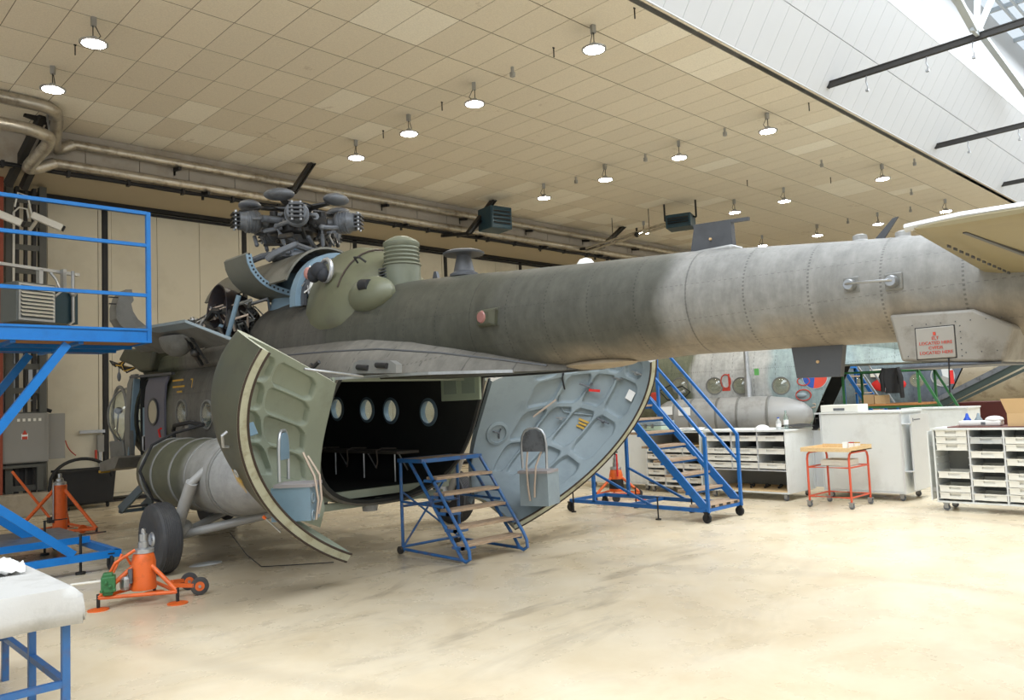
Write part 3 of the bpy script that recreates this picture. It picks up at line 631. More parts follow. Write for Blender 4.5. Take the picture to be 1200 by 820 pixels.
# worn olive and bare-metal tank skin of the near helicopter
def tankm():
    m, nt, bs = new_mat('tank_olive_to_grey'); v = objco(nt); sp = nt.nodes.new('ShaderNodeSeparateXYZ'); nt.links.new(v, sp.inputs[0])
    yy = mth(nt, 'ADD', sp.outputs[1], mth(nt, 'MULTIPLY', mth(nt, 'SUBTRACT', noise(nt, v, 2.2, 2), .5), .9))
    t = mth(nt, 'DIVIDE', mth(nt, 'ADD', yy, 3.0), 6.0)
    k = ramp(nt, t, [(0, lin((150,150,150))), (.40, lin((150,150,148))), (.47, lin((134,134,130))), (.54, lin((80,82,66))), (1, lin((80,82,66)))])
    g = ramp(nt, noise(nt, v, 5, 5, .7), [(.35, .8), (.65, 1.1)]); mul = nt.nodes.new('ShaderNodeVectorMath'); mul.operation = 'SCALE'
    nt.links.new(k, mul.inputs[0]); nt.links.new(g, mul.inputs['Scale']); nt.links.new(mul.outputs[0], bs.inputs['Base Color']); bs.inputs['Roughness'].default_value = .45; return m
skin_tank = tankm()
skinb = heli_skin('cabin_side_skin', [(-10, (112,109,102)), (-1.9, (96,93,86)), (.2, (88,86,80)), (1.9, (108,106,101)), (2.55, (80,82,64)), (3.5, (74,76,62))], .9, .5, False)
skin1 = heli_skin('weathered_camouflage_skin', [(-10, (130,129,125)), (-6.35, (77,77,70)), (-4.2, (70,70,61)), (-1.2, (77,75,69)), (1.9, (116,114,108)), (2.55, (84,86,68)), (3.5, (78,80,66))])
H1 = thing('helicopter', 'large dark camouflaged transport helicopter with open rear clamshell doors and no rotor blades', 'helicopter', (6.1, 10.2, 0))
build_heli(H1, skin1, True, WIN_P[1:3], skinb)
# cone front bulkhead, saddle strip between boom cone and cabin roof
hp_('seam_strip', MB().tube([(4.93,11.2,2.67),(4.90,9.6,2.66),(4.94,8.2,2.62),(5.05,7.3,2.58),(5.25,6.5,2.48),(5.48,5.8,2.36),(5.62,5.3,2.27)], .012, 6), 'darkgrey', H1)
# ventral light patch with lip
hp_('belly_fairing', MB().ball((6.0,4.95,2.265), .18, .45, .05), paint('belly_tan', (150,136,114), .6, 0, .08, 5, (130,112,92), .5, 6), H1)
hp_('lower_edge_rail', MB().bar((4.93,8.1,2.29),(5.18,6.6,2.27),.035,.03).bar((5.18,6.6,2.27),(5.55,5.7,2.24),.035,.03), 'alu', H1)
# ----- nose: glazed cockpit
NS = [(14.9,1.17,1.04),(15.3,1.08,.98),(15.65,.93,.86),(15.95,.72,.68),(16.15,.48,.46),(16.27,.2,.2)]
nsec = [sect(Y, zc0(14.9)+.0-.03*i, w, h, 48, 2.15) for i, (Y, w, h) in enumerate(NS)]
full = MB().loft(nsec, True, False, True)
lo = MB(); gl_ = MB(); lo.v = list(full.v); gl_.v = list(full.v)
for f in full.f:
    c = sum((Vector(full.v[i]) for i in f), Vector())/len(f)
    (gl_ if (c.z > 1.52 and c.z < 2.86) else lo).f.append(f)
hp_('nose_shell', lo, skin1, H1); ng = hp_('cockpit_glazing', gl_, 'glass', H1)
fr = MB()
for k in (0, 3, 6, 9, 12, 15, 18, 21, 24): fr.tube([q[k] for q in nsec], .02, 6)
for i in (0, 2): fr.tube([nsec[i][k] for k in range(25)], .024, 6)
hp_('glazing_frame', fr, 'midgrey', ng)
hp_('cockpit_bulkhead', MB().box(5.2,7.0,14.3,14.35,.9,2.5), 'primer_blue', H1)
hp_('pilot_seat', MB().box(5.25,5.65,14.6,14.7,1.2,1.95).box(5.25,5.65,14.7,15.1,1.15,1.25), 'darkgrey', H1, bevel=.02)
hp_('wiper_motor', MB().ball((5.05,15.85,2.1), .07).tube([(5.05,15.85,2.1),(5.03,15.9,1.7),(5.1,15.8,1.5)], .015, 6), 'hubgrey', H1)
# cockpit sliding door, slid back, and its jambs
dr = hp_('sliding_door', MB().loft([[(4.835-.02*math.cos((z-1.9)*1.2)+dx, Y, z) for dx, z in [(0, 1.38),(-.0,1.6),(0,1.9),(0,2.2),(.02,2.45),(.07,2.60),(.10,2.60),(.05,2.45),(.035,2.2),(.035,1.9),(.035,1.6),(.035,1.38)]] for Y in (12.98, 13.84)], True, True, True), paint('slate_blue_grey', (98,98,110), .5, 0, .06, 5), H1)
dr2 = dr
wfr = hp_('window_frame', MB().lathe([(.19,4.80),(.225,4.80),(.225,4.79),(.19,4.79),(.19,4.80)], (0,13.42,2.03), 'x', 28), 'darkgrey', dr)
hp_('pane', MB().lathe([(0,4.792),(.19,4.797)], (0,13.42,2.03), 'x', 28), paint('beige_blanking_disc', (176,168,146), .4, 0, .03), dr)
hp_('door_handle', MB().tube([(4.80,13.2,1.30),(4.76,13.2,1.36),(4.76,13.2,1.46),(4.76,13.1,1.5),(4.80,13.06,1.5)], .016, 6), 'red', dr)
hp_('door_jamb', MB().bar((4.88,14.70,1.30),(4.93,14.53,2.63),.10,.05).bar((4.88,13.86,1.3),(4.93,13.86,2.6),.05,.05), 'primer_blue', H1)
hp_('door_rail', MB().bar((4.86,14.6,2.66),(4.86,12.7,2.62),.06,.04), 'darkgrey', H1)
hp_('door_pillar', MB().loft([[(4.86,Y,1.2),(4.83,Y,1.5),(4.83,Y,2.0),(4.88,Y,2.55),(4.94,Y,2.72),(5.0,Y,2.72),(4.95,Y,2.55),(4.9,Y,2.0),(4.9,Y,1.5),(4.93,Y,1.2)] for Y in (14.62, 14.86)], True, True, True), 'midgrey', H1)
hp_('panel_inside_door', MB().box(4.98,5.02,13.95,14.4,1.62,2.12), 'primer_blue', H1); hp_('grab_handle', MB().tube([(4.92,14.05,1.35),(4.86,14.05,1.4),(4.86,14.05,1.62),(4.92,14.05,1.66)], .014, 6), 'alu', H1)
# crew ladder under the door, antenna step, pitot
ld = hp_('crew_ladder', MB().prism([(4.72,14.9,.42),(4.72,13.5,.98),(4.72,13.45,.86),(4.72,14.75,.30)], (.04,0,0)).prism([(5.1,14.9,.42),(5.1,13.5,.98),(5.1,13.45,.86),(5.1,14.75,.30)], (.04,0,0)).box(4.72,5.14,14.72,14.86,.31,.36), paint('ladder_blue_grey', (92,112,124), .5), H1, 20)
for y, z in ((14.6,.42),(14.15,.62),(13.7,.80)): hp_('rung', MB().box(4.76,5.1,y-.06,y+.06,z-.015,z+.015), 'darkgrey', ld)
hp_('antenna_step', MB().prism([(4.55,15.3,1.02),(4.55,14.5,1.10),(4.55,14.3,1.28),(4.55,14.5,1.30),(4.55,15.3,1.18)], (.5,0,0)), 'midgrey', H1, 20); hp_('yellow_tip', MB().box(4.54,4.7,15.22,15.33,1.0,1.04), 'yellow', H1)
# yellow stencils above the windows, numeral 7
for i, (y, z, w) in enumerate(((12.45,2.50,.42),(12.43,2.40,.46),(12.4,2.32,.2))): hp_('yellow_stencil', MB().box(4.835,4.84,y-w/2,y+w/2,z-.015,z+.012), 'yellow', H1)
textobj('7', .2, Vector((4.83-6.1, 11.9-10.2, 2.36)), FACE_X, 'yellow', H1, 'numeral')
# hose on top of tank
hp_('hose', MB().tube([(4.74,12.35,1.5),(4.72,12.35,1.74),(4.68,12.2,1.80),(4.66,11.6,1.84),(4.7,11.2,1.80)], .03, 8).tube([(4.7,11.2,1.80),(4.4,11.5,1.70),(4.1,11.5,1.55),(3.93,11.5,1.2),(4.1,11.5,.80),(4.5,11.5,.66)], .02, 8), 'black', H1)
for wx_ in (6.08, 6.46):
    nw = hp_('nose_wheel', MB().lathe([(.12,-.07),(.22,-.09),(.28,-.07),(.30,-.03),(.30,.03),(.28,.07),(.22,.09),(.12,.07)], (wx_,14.4,.30), 'x', 30), 'tyre', H1); hp_('wheel_hub', MB().lathe([(0,-.05),(.12,-.06),(.12,.06),(0,.05)], (wx_,14.4,.30), 'x', 18), 'alu', nw)
hp_('nose_strut', MB().tube([(6.27,14.4,.3),(6.27,14.45,.95)], .06, 12).tube([(6.0,14.4,.3),(6.54,14.4,.3)], .035, 10), 'tankgrey', H1)
hp_('side_blister_window', MB().ball((5.04,15.2,2.0), .38, .36, .50, 24, 14), 'glass', H1, 60)
hp_('blister_frame', MB().tube([(4.86,15.2+.38*math.cos(t*PI/12),2.0+.52*math.sin(t*PI/12)) for t in range(24)], .03, 8, False, True).tube([(5.04-.38*math.sin(PI*t/12),15.2,2.0+.50*math.cos(PI*t/12)) for t in range(13)], .016, 6), 'midgrey', H1)
hp_('lower_nose_panel', MB().prism([(4.82,14.95,1.55),(4.72,15.35,1.55),(4.74,15.35,1.15),(4.87,14.95,1.08)], (.1,.0,0)), 'midgrey', H1, 20, bevel=.02)
hp_('red_hook', MB().tube([(4.74,12.95,1.62),(4.72,12.95,1.74),(4.72,12.85,1.76)], .018, 6), 'red', H1)
hp_('fitting', MB().lathe([(.05,4.72),(.07,4.72),(.07,4.82)], (0,11.85,1.80), 'x', 14), 'steel', H1)
# sill structure at the rear opening
hp_('rear_sill', MB().bar((4.92,8.93,.83),(7.28,8.93,.83),.06,.10).bar((4.98,8.96,.70),(7.2,8.96,.70),.05,.09), 'primer_green', H1)
hp_('opening_frame', MB().bar((4.87,8.99,.84),(4.885,8.1,2.27),.05,.07).bar((7.33,8.99,.84),(7.31,8.1,2.27),.05,.07).bar((4.89,8.06,2.28),(7.31,8.06,2.28),.05,.05), 'primer_green', H1)
hp_('drain_cup', MB().lathe([(.10,.58),(.11,.72)], (6.0,9.0,0), 'z', 16), 'tankgrey', H1)
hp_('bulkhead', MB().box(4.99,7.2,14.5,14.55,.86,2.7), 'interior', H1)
hp_('fuse_panel', MB().box(6.92,6.96,7.76,8.56,1.99,2.36), 'lightgrn', H1, bevel=.01)
hp_('mesh_plate', MB().box(6.905,6.92,8.22,8.48,2.08,2.32).box(6.905,6.92,7.84,8.1,2.08,2.32), paint('grey_green_mesh', (138,152,140), .6), H1)
# cabin benches along starboard, strap webbing, canvas
bn = hp_('bench', MB().box(6.75,7.15,9.4,13.8,1.26,1.30), paint('brown_canvas', (92,86,78), .8), H1)
for y in (9.5,10.3,11.1,11.9,12.7,13.5): hp_('leg', MB().tube([(6.78,y,.86),(6.78,y,1.27)], .012, 6).tube([(7.1,y,.86),(6.85,y,1.27)], .012, 6), 'alu', bn)
for y in (9.9,10.7,11.5): hp_('harness_strap', MB().tube([(7.1,y,1.32),(6.9,y+.1,1.33),(6.74,y,1.31),(6.72,y-.05,1.16),(6.73,y,1.05)], .012, 6), paint('dim_strap_%d' % int(y*10), (110,100,90), .9), bn)
hp_('hanging_strap', MB().bar((4.99,8.65,1.98),(4.97,8.95,1.18),.07,.012).tube([(4.97,8.95,1.18),(5.05,9.0,1.05),(5.2,8.95,1.08),(5.15,8.9,1.2),(5.0,8.95,1.15)], .02, 6), 'strap', H1)
# vents, light box, brackets on the port side
hp_('vent_plate', MB().prism([(4.935,7.70,2.33),(4.945,7.66,2.45),(4.955,7.55,2.475),(4.96,6.98,2.43),(4.95,6.86,2.38),(4.935,6.85,2.29)], (.08,0,0)), 'midgrey', H1, 20)
for y in (7.47, 7.1): hp_('vent_slot', MB().tube([(4.935,y+.10,2.395),(4.935,y-.10,2.375)], .03, 12), 'black', H1)
hp_('door_stay_bracket', MB().tube([(4.86,8.45,2.48),(4.80,8.35,2.42),(4.82,8.2,2.50)], .025, 8), 'hubdark', H1)
bx = hp_('side_light_box', MB().box(5.50,5.72,5.88,6.16,2.72,2.90).prism([(5.50,5.88,2.72),(5.50,5.88,2.90),(5.46,5.94,2.89),(5.46,5.94,2.73)], (0,.2,0)), 'olive', H1, 20, bevel=.02)
hp_('lens', MB().lathe([(0,5.44),(.055,5.445),(.07,5.47)], (0,6.05,2.82), 'x', 18), paint('dull_red_lens', (140,96,90), .3), bx)
# dorsal fittings
dz = 3.18
fn = hp_('dorsal_blade_fin', MB().add([(6.07,3.47,3.12),(6.07,3.90,3.17),(6.07,3.84,3.43),(6.07,3.48,3.40),(6.13,3.47,3.12),(6.13,3.90,3.17),(6.13,3.84,3.43),(6.13,3.48,3.40)],[(0,1,2,3),(7,6,5,4),(0,4,5,1),(1,5,6,2),(2,6,7,3),(3,7,4,0)]), 'darkgrey', H1, 20)
hp_('top_rod', MB().bar((6.1,3.86,3.43),(6.1,3.32,3.395),.03), 'darkgrey', fn); hp_('base_plate', MB().box(6.0,6.2,3.44,3.94,3.13,3.19), 'tankgrey', fn, bevel=.02)
hp_('locator_screw', MB().lathe([(0,6.05),(.012,6.055),(.012,6.07)], (0,3.68,3.28), 'x', 8), 'card', fn)
vf = hp_('ventral_blade_fin', MB().add([(6.05,2.575,2.27),(6.05,3.0,2.32),(6.05,2.965,2.02),(6.05,2.615,2.015),(6.12,2.575,2.27),(6.12,3.0,2.32),(6.12,2.965,2.02),(6.12,2.615,2.015)],[(0,1,2,3),(7,6,5,4),(0,4,5,1),(1,5,6,2),(2,6,7,3),(3,7,4,0)]), 'darkgrey', H1, 20)
hp_('locator_screw', MB().lathe([(0,6.03),(.012,6.035),(.012,6.05)], (0,2.78,2.14), 'x', 8), 'card', vf)
hp_('whip_antenna', MB().add([(6.09,2.30,3.03),(6.09,2.235,3.02),(6.09,2.12,3.17),(6.09,2.16,3.165),(6.11,2.30,3.03),(6.11,2.235,3.02),(6.11,2.12,3.17),(6.11,2.16,3.165)],[(0,1,2,3),(7,6,5,4),(0,4,5,1),(1,5,6,2),(2,6,7,3),(3,7,4,0)]), 'darkgrey', H1, 20)
for Y, z in ((2.41,3.035),(2.10,3.005)): hp_('beacon', MB().lathe([(.075,z-.01),(.075,z+.0),(.055,z+.01),(.052,z+.045),(.03,z+.055),(0,z+.058)], (6.1,Y,0), 'z', 18), 'tankgrey', H1)
hp_('dome_light', MB().lathe([(.10,3.27),(.09,3.30),(.06,3.34),(0,3.36)], (6.1,5.15,0), 'z', 18), 'white', H1)
mu = hp_('mushroom_antenna', MB().lathe([(.17,3.44),(.17,3.47),(.125,3.50),(.09,3.66),(.09,3.69),(.24,3.70),(.25,3.72),(.20,3.745),(0,3.75)], (6.1,7.03,0), 'z', 28), 'darkgrey', H1)
hp_('small_antenna', MB().prism([(6.08,7.62,3.46),(6.08,7.50,3.46),(6.08,7.54,3.58),(6.08,7.58,3.58)], (.04,0,0)), 'darkgrey', H1, 20)
# handle rail on the boom
hd = hp_('tie_down_rail', MB().tube([(5.66,2.37,2.665),(5.63,2.33,2.665),(5.63,2.06,2.65),(5.66,2.03,2.645)], .009, 8), 'steel', H1)
for y, z in ((2.34,2.66),(2.05,2.645)): hp_('rail_mount', MB().lathe([(.042,5.73),(.042,5.66),(.034,5.645),(0,5.645)], (0,y,z), 'x', 18), 'steel', hd)
for y, z in ((2.34,2.66),(2.05,2.645)): hp_('backing_plate', MB().box(5.705,5.75,y-.06,y+.06,z-.06,z+.06), 'midgrey', hd, bevel=.01)
# ELT box under the tail with lettering
eb = hp_('equipment_bay', MB().add([(5.74,2.11,2.42),(5.74,2.085,2.30),(5.74,2.05,2.088),(5.74,1.43,2.044),(5.74,1.36,2.27),(5.74,1.58,2.40),(6.46,2.11,2.42),(6.46,2.085,2.30),(6.42,2.05,2.088),(6.42,1.43,2.044),(6.46,1.36,2.27),(6.46,1.58,2.40)],
   [(0,1,2,3,4,5),(11,10,9,8,7,6),(0,6,7,1),(1,7,8,2),(2,8,9,3),(3,9,10,4),(4,10,11,5),(5,11,6,0)]), paint('worn_grey_bay', (142,138,130), .55, 0, .08, 5, (98,90,78), .7, 4), H1, 20, bevel=.02)
hp_('flange', MB().box(5.73,6.44,1.44,2.06,2.035,2.048), 'darkgrey', eb)
pn = hp_('access_panel', MB().box(5.728,5.74,1.70,1.94,2.095,2.305), paint('panel_grey', (150,146,138), .5, 0, .06, 6), eb, bevel=.008)
hp_('panel_gap', MB().box(5.736,5.742,1.695,1.945,2.09,2.31), 'black', eb)
for i in range(14): hp_('rivet', MB().ball((5.738, 2.0-(i % 7)*.09-(0 if i < 7 else .04), 2.12 if i < 7 else 2.33), .004, n=8, m=4), 'darkgrey', eb, 0)
for i in range(6): hp_('rivet', MB().ball((5.738, 1.665, 2.10+i*.04), .004, n=8, m=4), 'darkgrey', eb, 0)
textobj('ELT\nLOCATED HERE\nCVFDR\nLOCATED HERE', .029, Vector((5.726-6.1, 1.817-10.2, 2.222)), FACE_X, 'redmark', pn, 'lettering', spacing=1.12)
hp_('red_mark', MB().box(5.724,5.727,1.812,1.828,2.25,2.272), 'redmark', pn)
rb = hp_('remove_before_flight_streamer', MB().bar((5.72,1.735,2.01),(5.72,1.732,1.92),.004,.026,(0,1,0)), 'red', eb, 0, 'red cloth streamer')
hp_('cord', MB().tube([(5.73,1.745,2.09),(5.72,1.745,2.0),(5.715,1.75,1.86)], .005, 6), 'black', eb)
# stabiliser, port half
def stab():
    root_ = [(5.80,1.53,2.655),(5.80,.55,2.60)]; tip = [(4.30,1.45,2.725),(4.30,.45,2.68)]
    secs = []
    for (a, b), th in ((root_, .06), (tip, .045)):
        a = Vector(a); b = Vector(b); d = (b-a); s_ = []
        for t, h in ((0,0),(.03,.5),(.12,.85),(.3,1),(.6,.8),(1,.05)): s_.append(a+d*t+Vector((0,0,th*h)))
        for t, h in ((1,.05),(.6,.8),(.3,1),(.12,.85),(.03,.5)): s_.append(a+d*t-Vector((0,0,th*h*.8)))
        secs.append(s_)
    t3 = [Vector((p.x-.05, (p.y-.95)*.9+.95, (p.z-2.7)*.3+2.7)) for p in secs[1]]
    return MB().loft([[tuple(p) for p in q] for q in secs]+[[tuple(p) for p in t3]], True, True, True)
st_ = hp_('stabiliser', stab(), paint('tan_olive_stabiliser', (130,119,86), .5, 0, .06, 3, (120,108,80), .5, 3), H1, 50)
hp_('leading_edge', MB().tube([(4.28,1.46,2.725),(4.28,1.2,2.735),(4.29,.45,2.715)], .022, 8), 'alu', st_)
hp_('spar_joint', MB().bar((5.7,1.05,2.57),(4.4,1.22,2.675),.02,.012), 'darkgrey', st_)
for k in range(12): hp_('rib_rivets', MB().box(4.5+k*.1,4.55+k*.1,1.33,1.336,2.648-.004*k-.02,2.662-.004*k-.02), 'darkgrey', st_)
# ----- clamshell doors: modelled closed, then swung about their slanted hinges
HB, HT = (8.778, .75), (8.048, 2.25)
def hull_w(z):
    t = abs((z-1.8)/1.17); return 1.235*(max(0, 1-t**2.6))**(1/2.6) if z < 1.8 else 1.235-.01*(z-1.8)
def clam_pt(u, v, sd):
    """u: 0 hinge .. 1 mating edge; v: 0 bottom .. 1 top"""
    th = (1-v)*PI/2
    zm = 2.31-1.6*math.sin(th); Ym = 6.07+2.51*(1-math.cos(th))
    zh = .74+(2.28-.74)*v; Yh = HB[0]+(HT[0]-HB[0])*(zh-HB[1])/(HT[1]-HB[1])
    a = u*PI/2; w = hull_w(max(zh, .76)); w = max(w, .92)
    x = w*math.cos(a)**.72 if u < 1 else 0
    k = math.sin(a)**.86
    z = zh+(zm-zh)*(1-math.cos(a))**.8
    Y = Yh+(Ym-Yh)*k-(.64*(1-v)**1.15*math.sin(2*a) if sd < 0 else 0)
    return Vector((6.1+sd*x, Y, z))
def clam_nrm(u, v, sd):
    e = 1e-3; a = clam_pt(min(1, u+e), v, sd)-clam_pt(max(0, u-e), v, sd); b = clam_pt(u, min(1, v+e), sd)-clam_pt(u, max(0, v-e), sd)
    n = a.cross(b)
    if n.length < 1e-9: return Vector((sd, 0, 0))
    n.normalize(); c = Vector((6.1, 8.6, 2.0))-clam_pt(u, v, sd)
    return n if n.dot(c) > 0 else -n          # points inward
def rrect(px, py, cx, cy, hx, hy, r):
    dx = abs(px-cx)-hx+r; dy = abs(py-cy)-hy+r
    return min(max(dx, dy), 0)+math.hypot(max(dx, 0), max(dy, 0))-r
def cell_depth(u, v, cells):
    d = 1
    for cx, cy, hx, hy in cells:
        q = rrect(u*2.6, v*1.9, cx*2.6, cy*1.9, hx*2.6, hy*1.9, .09)
        if q < d: d = q
    return min(1, max(0, (.004-d)/.018+.5))*.055
def clam(sd, ang, inner, label):
    ax = (Vector((0, HT[0], HT[1]))-Vector((0, HB[0], HB[1]))).normalized()
    hx = 7.33 if sd > 0 else 4.87; O = Vector((hx, HB[0], HB[1]))
    R = Matrix.Rotation(ang*(1 if sd > 0 else -1), 4, ax)
    mt = Matrix.Translation(O) @ R @ Matrix.Translation(-O)
    cells = []
    if sd > 0:
        for r, (cy, hy, n, off) in enumerate(((.91,.065,5,.0),(.71,.10,4,.02),(.47,.10,4,.03),(.25,.085,4,.05))):
            for k in range(n):
                w = (.77-off)/n; cells.append((.20+off+w*(k+.5), cy, w*.5-.014, hy))
    else:
        for cy, hy in ((.87,.075),(.69,.08),(.50,.085),(.30,.085)):
            for k in range(4): cells.append((.06+.225*(k+.5), cy, .098, hy))
    NU, NV = (168, 126)
    T = .115
    out = [[clam_pt(i/24, j/24, sd) for i in range(25)] for j in range(25)]
    inn = []
    for j in range(NV+1):
        row = []
        for i in range(NU+1):
            u, v = i/NU, j/NV; p = clam_pt(u, v, sd); n = clam_nrm(min(.985, max(.015, u)), min(.985, max(.015, v)), sd)
            row.append(p+n*(T-cell_depth(u, v, cells)))
        inn.append(row)
    sk = MB().loft(out, False); s2 = MB().loft(inn, False)
    # rim strip joining skin and inner face
    def rim(N, fo, fi, lift=0):
        m_ = MB(); a = [fo(k/N) for k in range(N+1)]; b = [fi(k/N) for k in range(N+1)]
        m_.add(a+b, [(k, k+1, N+2+k, N+1+k) for k in range(N)]); return m_
    def inn_at(u, v): 
        return inn[round(v*NV)][round(u*NU)]
    r1 = rim(42, lambda t: clam_pt(1, t, sd), lambda t: inn_at(1, round(t*42)/42))
    r2 = rim(42, lambda t: clam_pt(t, 1, sd), lambda t: inn_at(round(t*42)/42, 1)); r4 = rim(42, lambda t: clam_pt(t, 0, sd), lambda t: inn_at(round(t*42)/42, 0))
    r3 = rim(42, lambda t: clam_pt(0, t, sd), lambda t: inn_at(0, round(t*42)/42))
    for q in (sk, s2, r1, r2, r3, r4): q.xf(mt)
    outer = hp_('clamshell_door', sk, 'olive' if sd < 0 else 'olive_light', H1, 60, label)
    sub = lambda nm, mb, mat, sm=40, lab=None: hp_(nm, mb, mat, outer, sm, lab)
    sub('inner_panel', s2, inner, 50); sub('edge_strip', r1, 'doorstrip'); sub('edge_strip', r2, 'doorstrip' if sd < 0 else 'alu'); sub('edge_strip', r4, 'doorstrip'); sub('hinge_strip', r3, inner)
    sub('hinge_seal', MB().tube([clam_pt(0, k/20, sd)+Vector((-sd*.03,-.02,0)) for k in range(21)], .022, 6).xf(mt), 'black')
    # seals along the mating edge
    sub('rubber_seal', MB().tube([clam_pt(1, k/42, sd)+clam_nrm(.98, min(.98, max(.02, k/42)), sd)*.012 for k in range(43)], .012, 6).tube([inn_at(1, k/42)-clam_nrm(.98, min(.98, max(.02, k/42)), sd)*.006 for k in range(43)], .013, 6).xf(mt), 'seal')
    return outer, sub, mt
# attachments are placed at (u, v) on the inner face
def frame_at(u, v, sd, mt, off=.08):
    p = clam_pt(u, v, sd); n = clam_nrm(u, v, sd); tu = (clam_pt(min(1, u+.01), v, sd)-clam_pt(u-.01, v, sd)).normalized()
    tv = n.cross(tu).normalized()
    if tv.z < 0: tv = -tv
    m_ = Matrix((tu, tv, n)).transposed().to_4x4(); m_.translation = p+n*(off+(.05 if off > .01 else 0))
    return mt @ m_
co, csub, cmt = clam(1, 1.425, 'primer', 'open right-hand clamshell door showing its pale blue-grey ribbed inner side')
po, psub, pmt = clam(-1, 1.50, 'primer_green', 'open left-hand clamshell door, olive outside with a pale edge strip')
def seat(sub, mt, sd, u, v):
    # folding crew seat: box, cushion, hooped back rest, straps
    F = frame_at(u, v, sd, mt, .02)
    # build upright in world, around the frame origin
    o = Vector((4.0, 7.76, 1.15)) if sd < 0 else Vector((7.78, 7.45, 1.0)); inward = Vector((.72, -.69, 0)) if sd < 0 else Vector((-.93, -.36, 0)); side = Vector((-inward.y, inward.x, 0))
    up_ = Vector((0,0,1))
    def Q(a, b, c): return o+inward*a+side*b+up_*c
    def bx(a0,a1,b0,b1,c0,c1):
        vs = [Q(a,b,c) for c in (c0,c1) for a, b in ((a0,b0),(a1,b0),(a1,b1),(a0,b1))]
        return MB().add(vs, [(0,3,2,1),(4,5,6,7),(0,1,5,4),(1,2,6,5),(2,3,7,6),(3,0,4,7)])
    k = 1 if sd > 0 else -1
    sub('seat_box', bx(.02,.42,-.2,.2,-.42 if sd > 0 else -.34,.0), 'primer' if sd > 0 else 'primer_blue', 20)
    sub('cushion', bx(.05,.45,-.21,.21,.0,.035), paint('mauve_grey_cushion', (150,144,144), .7), 20)
    hoop = [Q(.36 if sd > 0 else .1, b*.17, .06+c) for b, c in ((-1,0),(-1.03,.2),(-1.03,.32),(-.93,.42),(-.7,.49),(-.35,.52),(.35,.52),(.7,.49),(.93,.42),(1.03,.32),(1.03,.2),(1,0))]
    sub('back_hoop', MB().tube(hoop, .018, 8), 'alu', 60)
    sub('back_rest', MB().prism([Q((.36 if sd > 0 else .1), b*.155, .06+c) for b, c in ((-1,.22),(-1,.34),(-.9,.42),(-.7,.47),(-.3,.5),(.3,.5),(.7,.47),(.9,.42),(1,.34),(1,.22))], inward*.02), 'primer_blue' if sd < 0 else 'hubgrey', 20)
    sub('strap', MB().tube([Q(.33,-.1,.35),Q(.44,-.08,.1),Q(.47,-.06,-.15),Q(.44,-.05,-.35)], .013, 6), 'strap', 60)
    sub('strap', MB().tube([Q(.33,.1,.3),Q(.46,.06,.1),Q(.48,.04,-.15),Q(.45,.02,-.3)], .013, 6), 'strap', 60)
    if sd < 0:
        for i, (b, c) in enumerate(((-.1,-.12),(.1,-.12),(-.1,-.3),(.1,-.3))):
            sub('lightening_ring', MB().tube([Q(.425, b+.05*math.cos(t*PI/6), c+.05*math.sin(t*PI/6)) for t in range(12)], .008, 6, False, True), 'primer', 60)
seat(csub, cmt, 1, .64, .07)
seat(psub, pmt, -1, .52, .20)
# round fan vent and small fittings on the starboard inner face
F = frame_at(.12, .46, 1, cmt, .06)
csub('round_vent', MB().lathe([(.17,.0),(.17,.03),(.13,.035),(.12,.0),(.10,-.02),(0,-.02)], n=28).xf(F), 'primer', 40)
csub('vent_handle', MB().tube([(-.06,.05,.02),(.02,.0,.03),(.06,.05,.02)], .012, 6).tube([(.02,0,.02),(.01,-.08,.02)], .012, 6).xf(F), 'hubgrey', 40)
for (u, v, ln, c) in ((.80,.80,.16,'steel'),(.55,.50,.14,'steel'),(.86,.55,.2,'hubgrey'),(.93,.88,.18,'alu')):
    F = frame_at(u, v, 1, cmt, .05); csub('latch', MB().tube([(-ln/2,0,.02),(ln/2,.02,.03)], .013, 6).tube([(0,0,0),(0,.0,.05)], .02, 8).box(-.03,.03,-.02,.02,.0,.02).xf(F), c, 40)
F = frame_at(.60, .72, 1, cmt, .05); csub('escape_handle', MB().tube([(-.14,.04,.05),(0,0,.06),(.1,-.05,.05)], .015, 6).tube([(-.05,-.08,.05),(0,0,.05),(.04,.06,.05)], .015, 6).xf(F), 'hubgrey'); csub('red_lever', MB().box(.0,.16,-.06,-.025,.05,.07).xf(F), 'red', 20)
F = frame_at(.62, .70, 1, cmt, .078)
hx_, hy_ = .42, .36
csub('hatch_rim', MB().tube([(x*hx_, y*hy_, 0) for x, y in ((-1,-.7),(-1,.7),(-.8,1),(.8,1),(1,.7),(1,-.7),(.8,-1),(-.8,-1))], .010, 6, False, True).xf(F), 'primer')
F = frame_at(.74, .50, 1, cmt, .035); csub('yellow_stencil', MB().box(-.09,.09,.03,.06,0,.004).box(-.07,.07,-.02,.01,0,.004).box(-.08,.08,-.07,-.04,0,.004).xf(F), 'yellow', 20)
F = frame_at(.93, .74, 1, cmt, .05); csub('placard', MB().box(-.06,.06,-.07,.07,0,.004).xf(F), 'paper', 20)
F = frame_at(.40, .78, 1, cmt, .05); csub('bungee', MB().tube([(0,.14,.03),(-.03,.05,.06),(0,-.12,.03)], .012, 6).xf(F), 'black', 40)
F = frame_at(.36, .58, 1, cmt, .08); csub('stay_rod', MB().bar((-.16,-.10,.02),(.18,.12,.05),.02).xf(F), 'strap', 40)
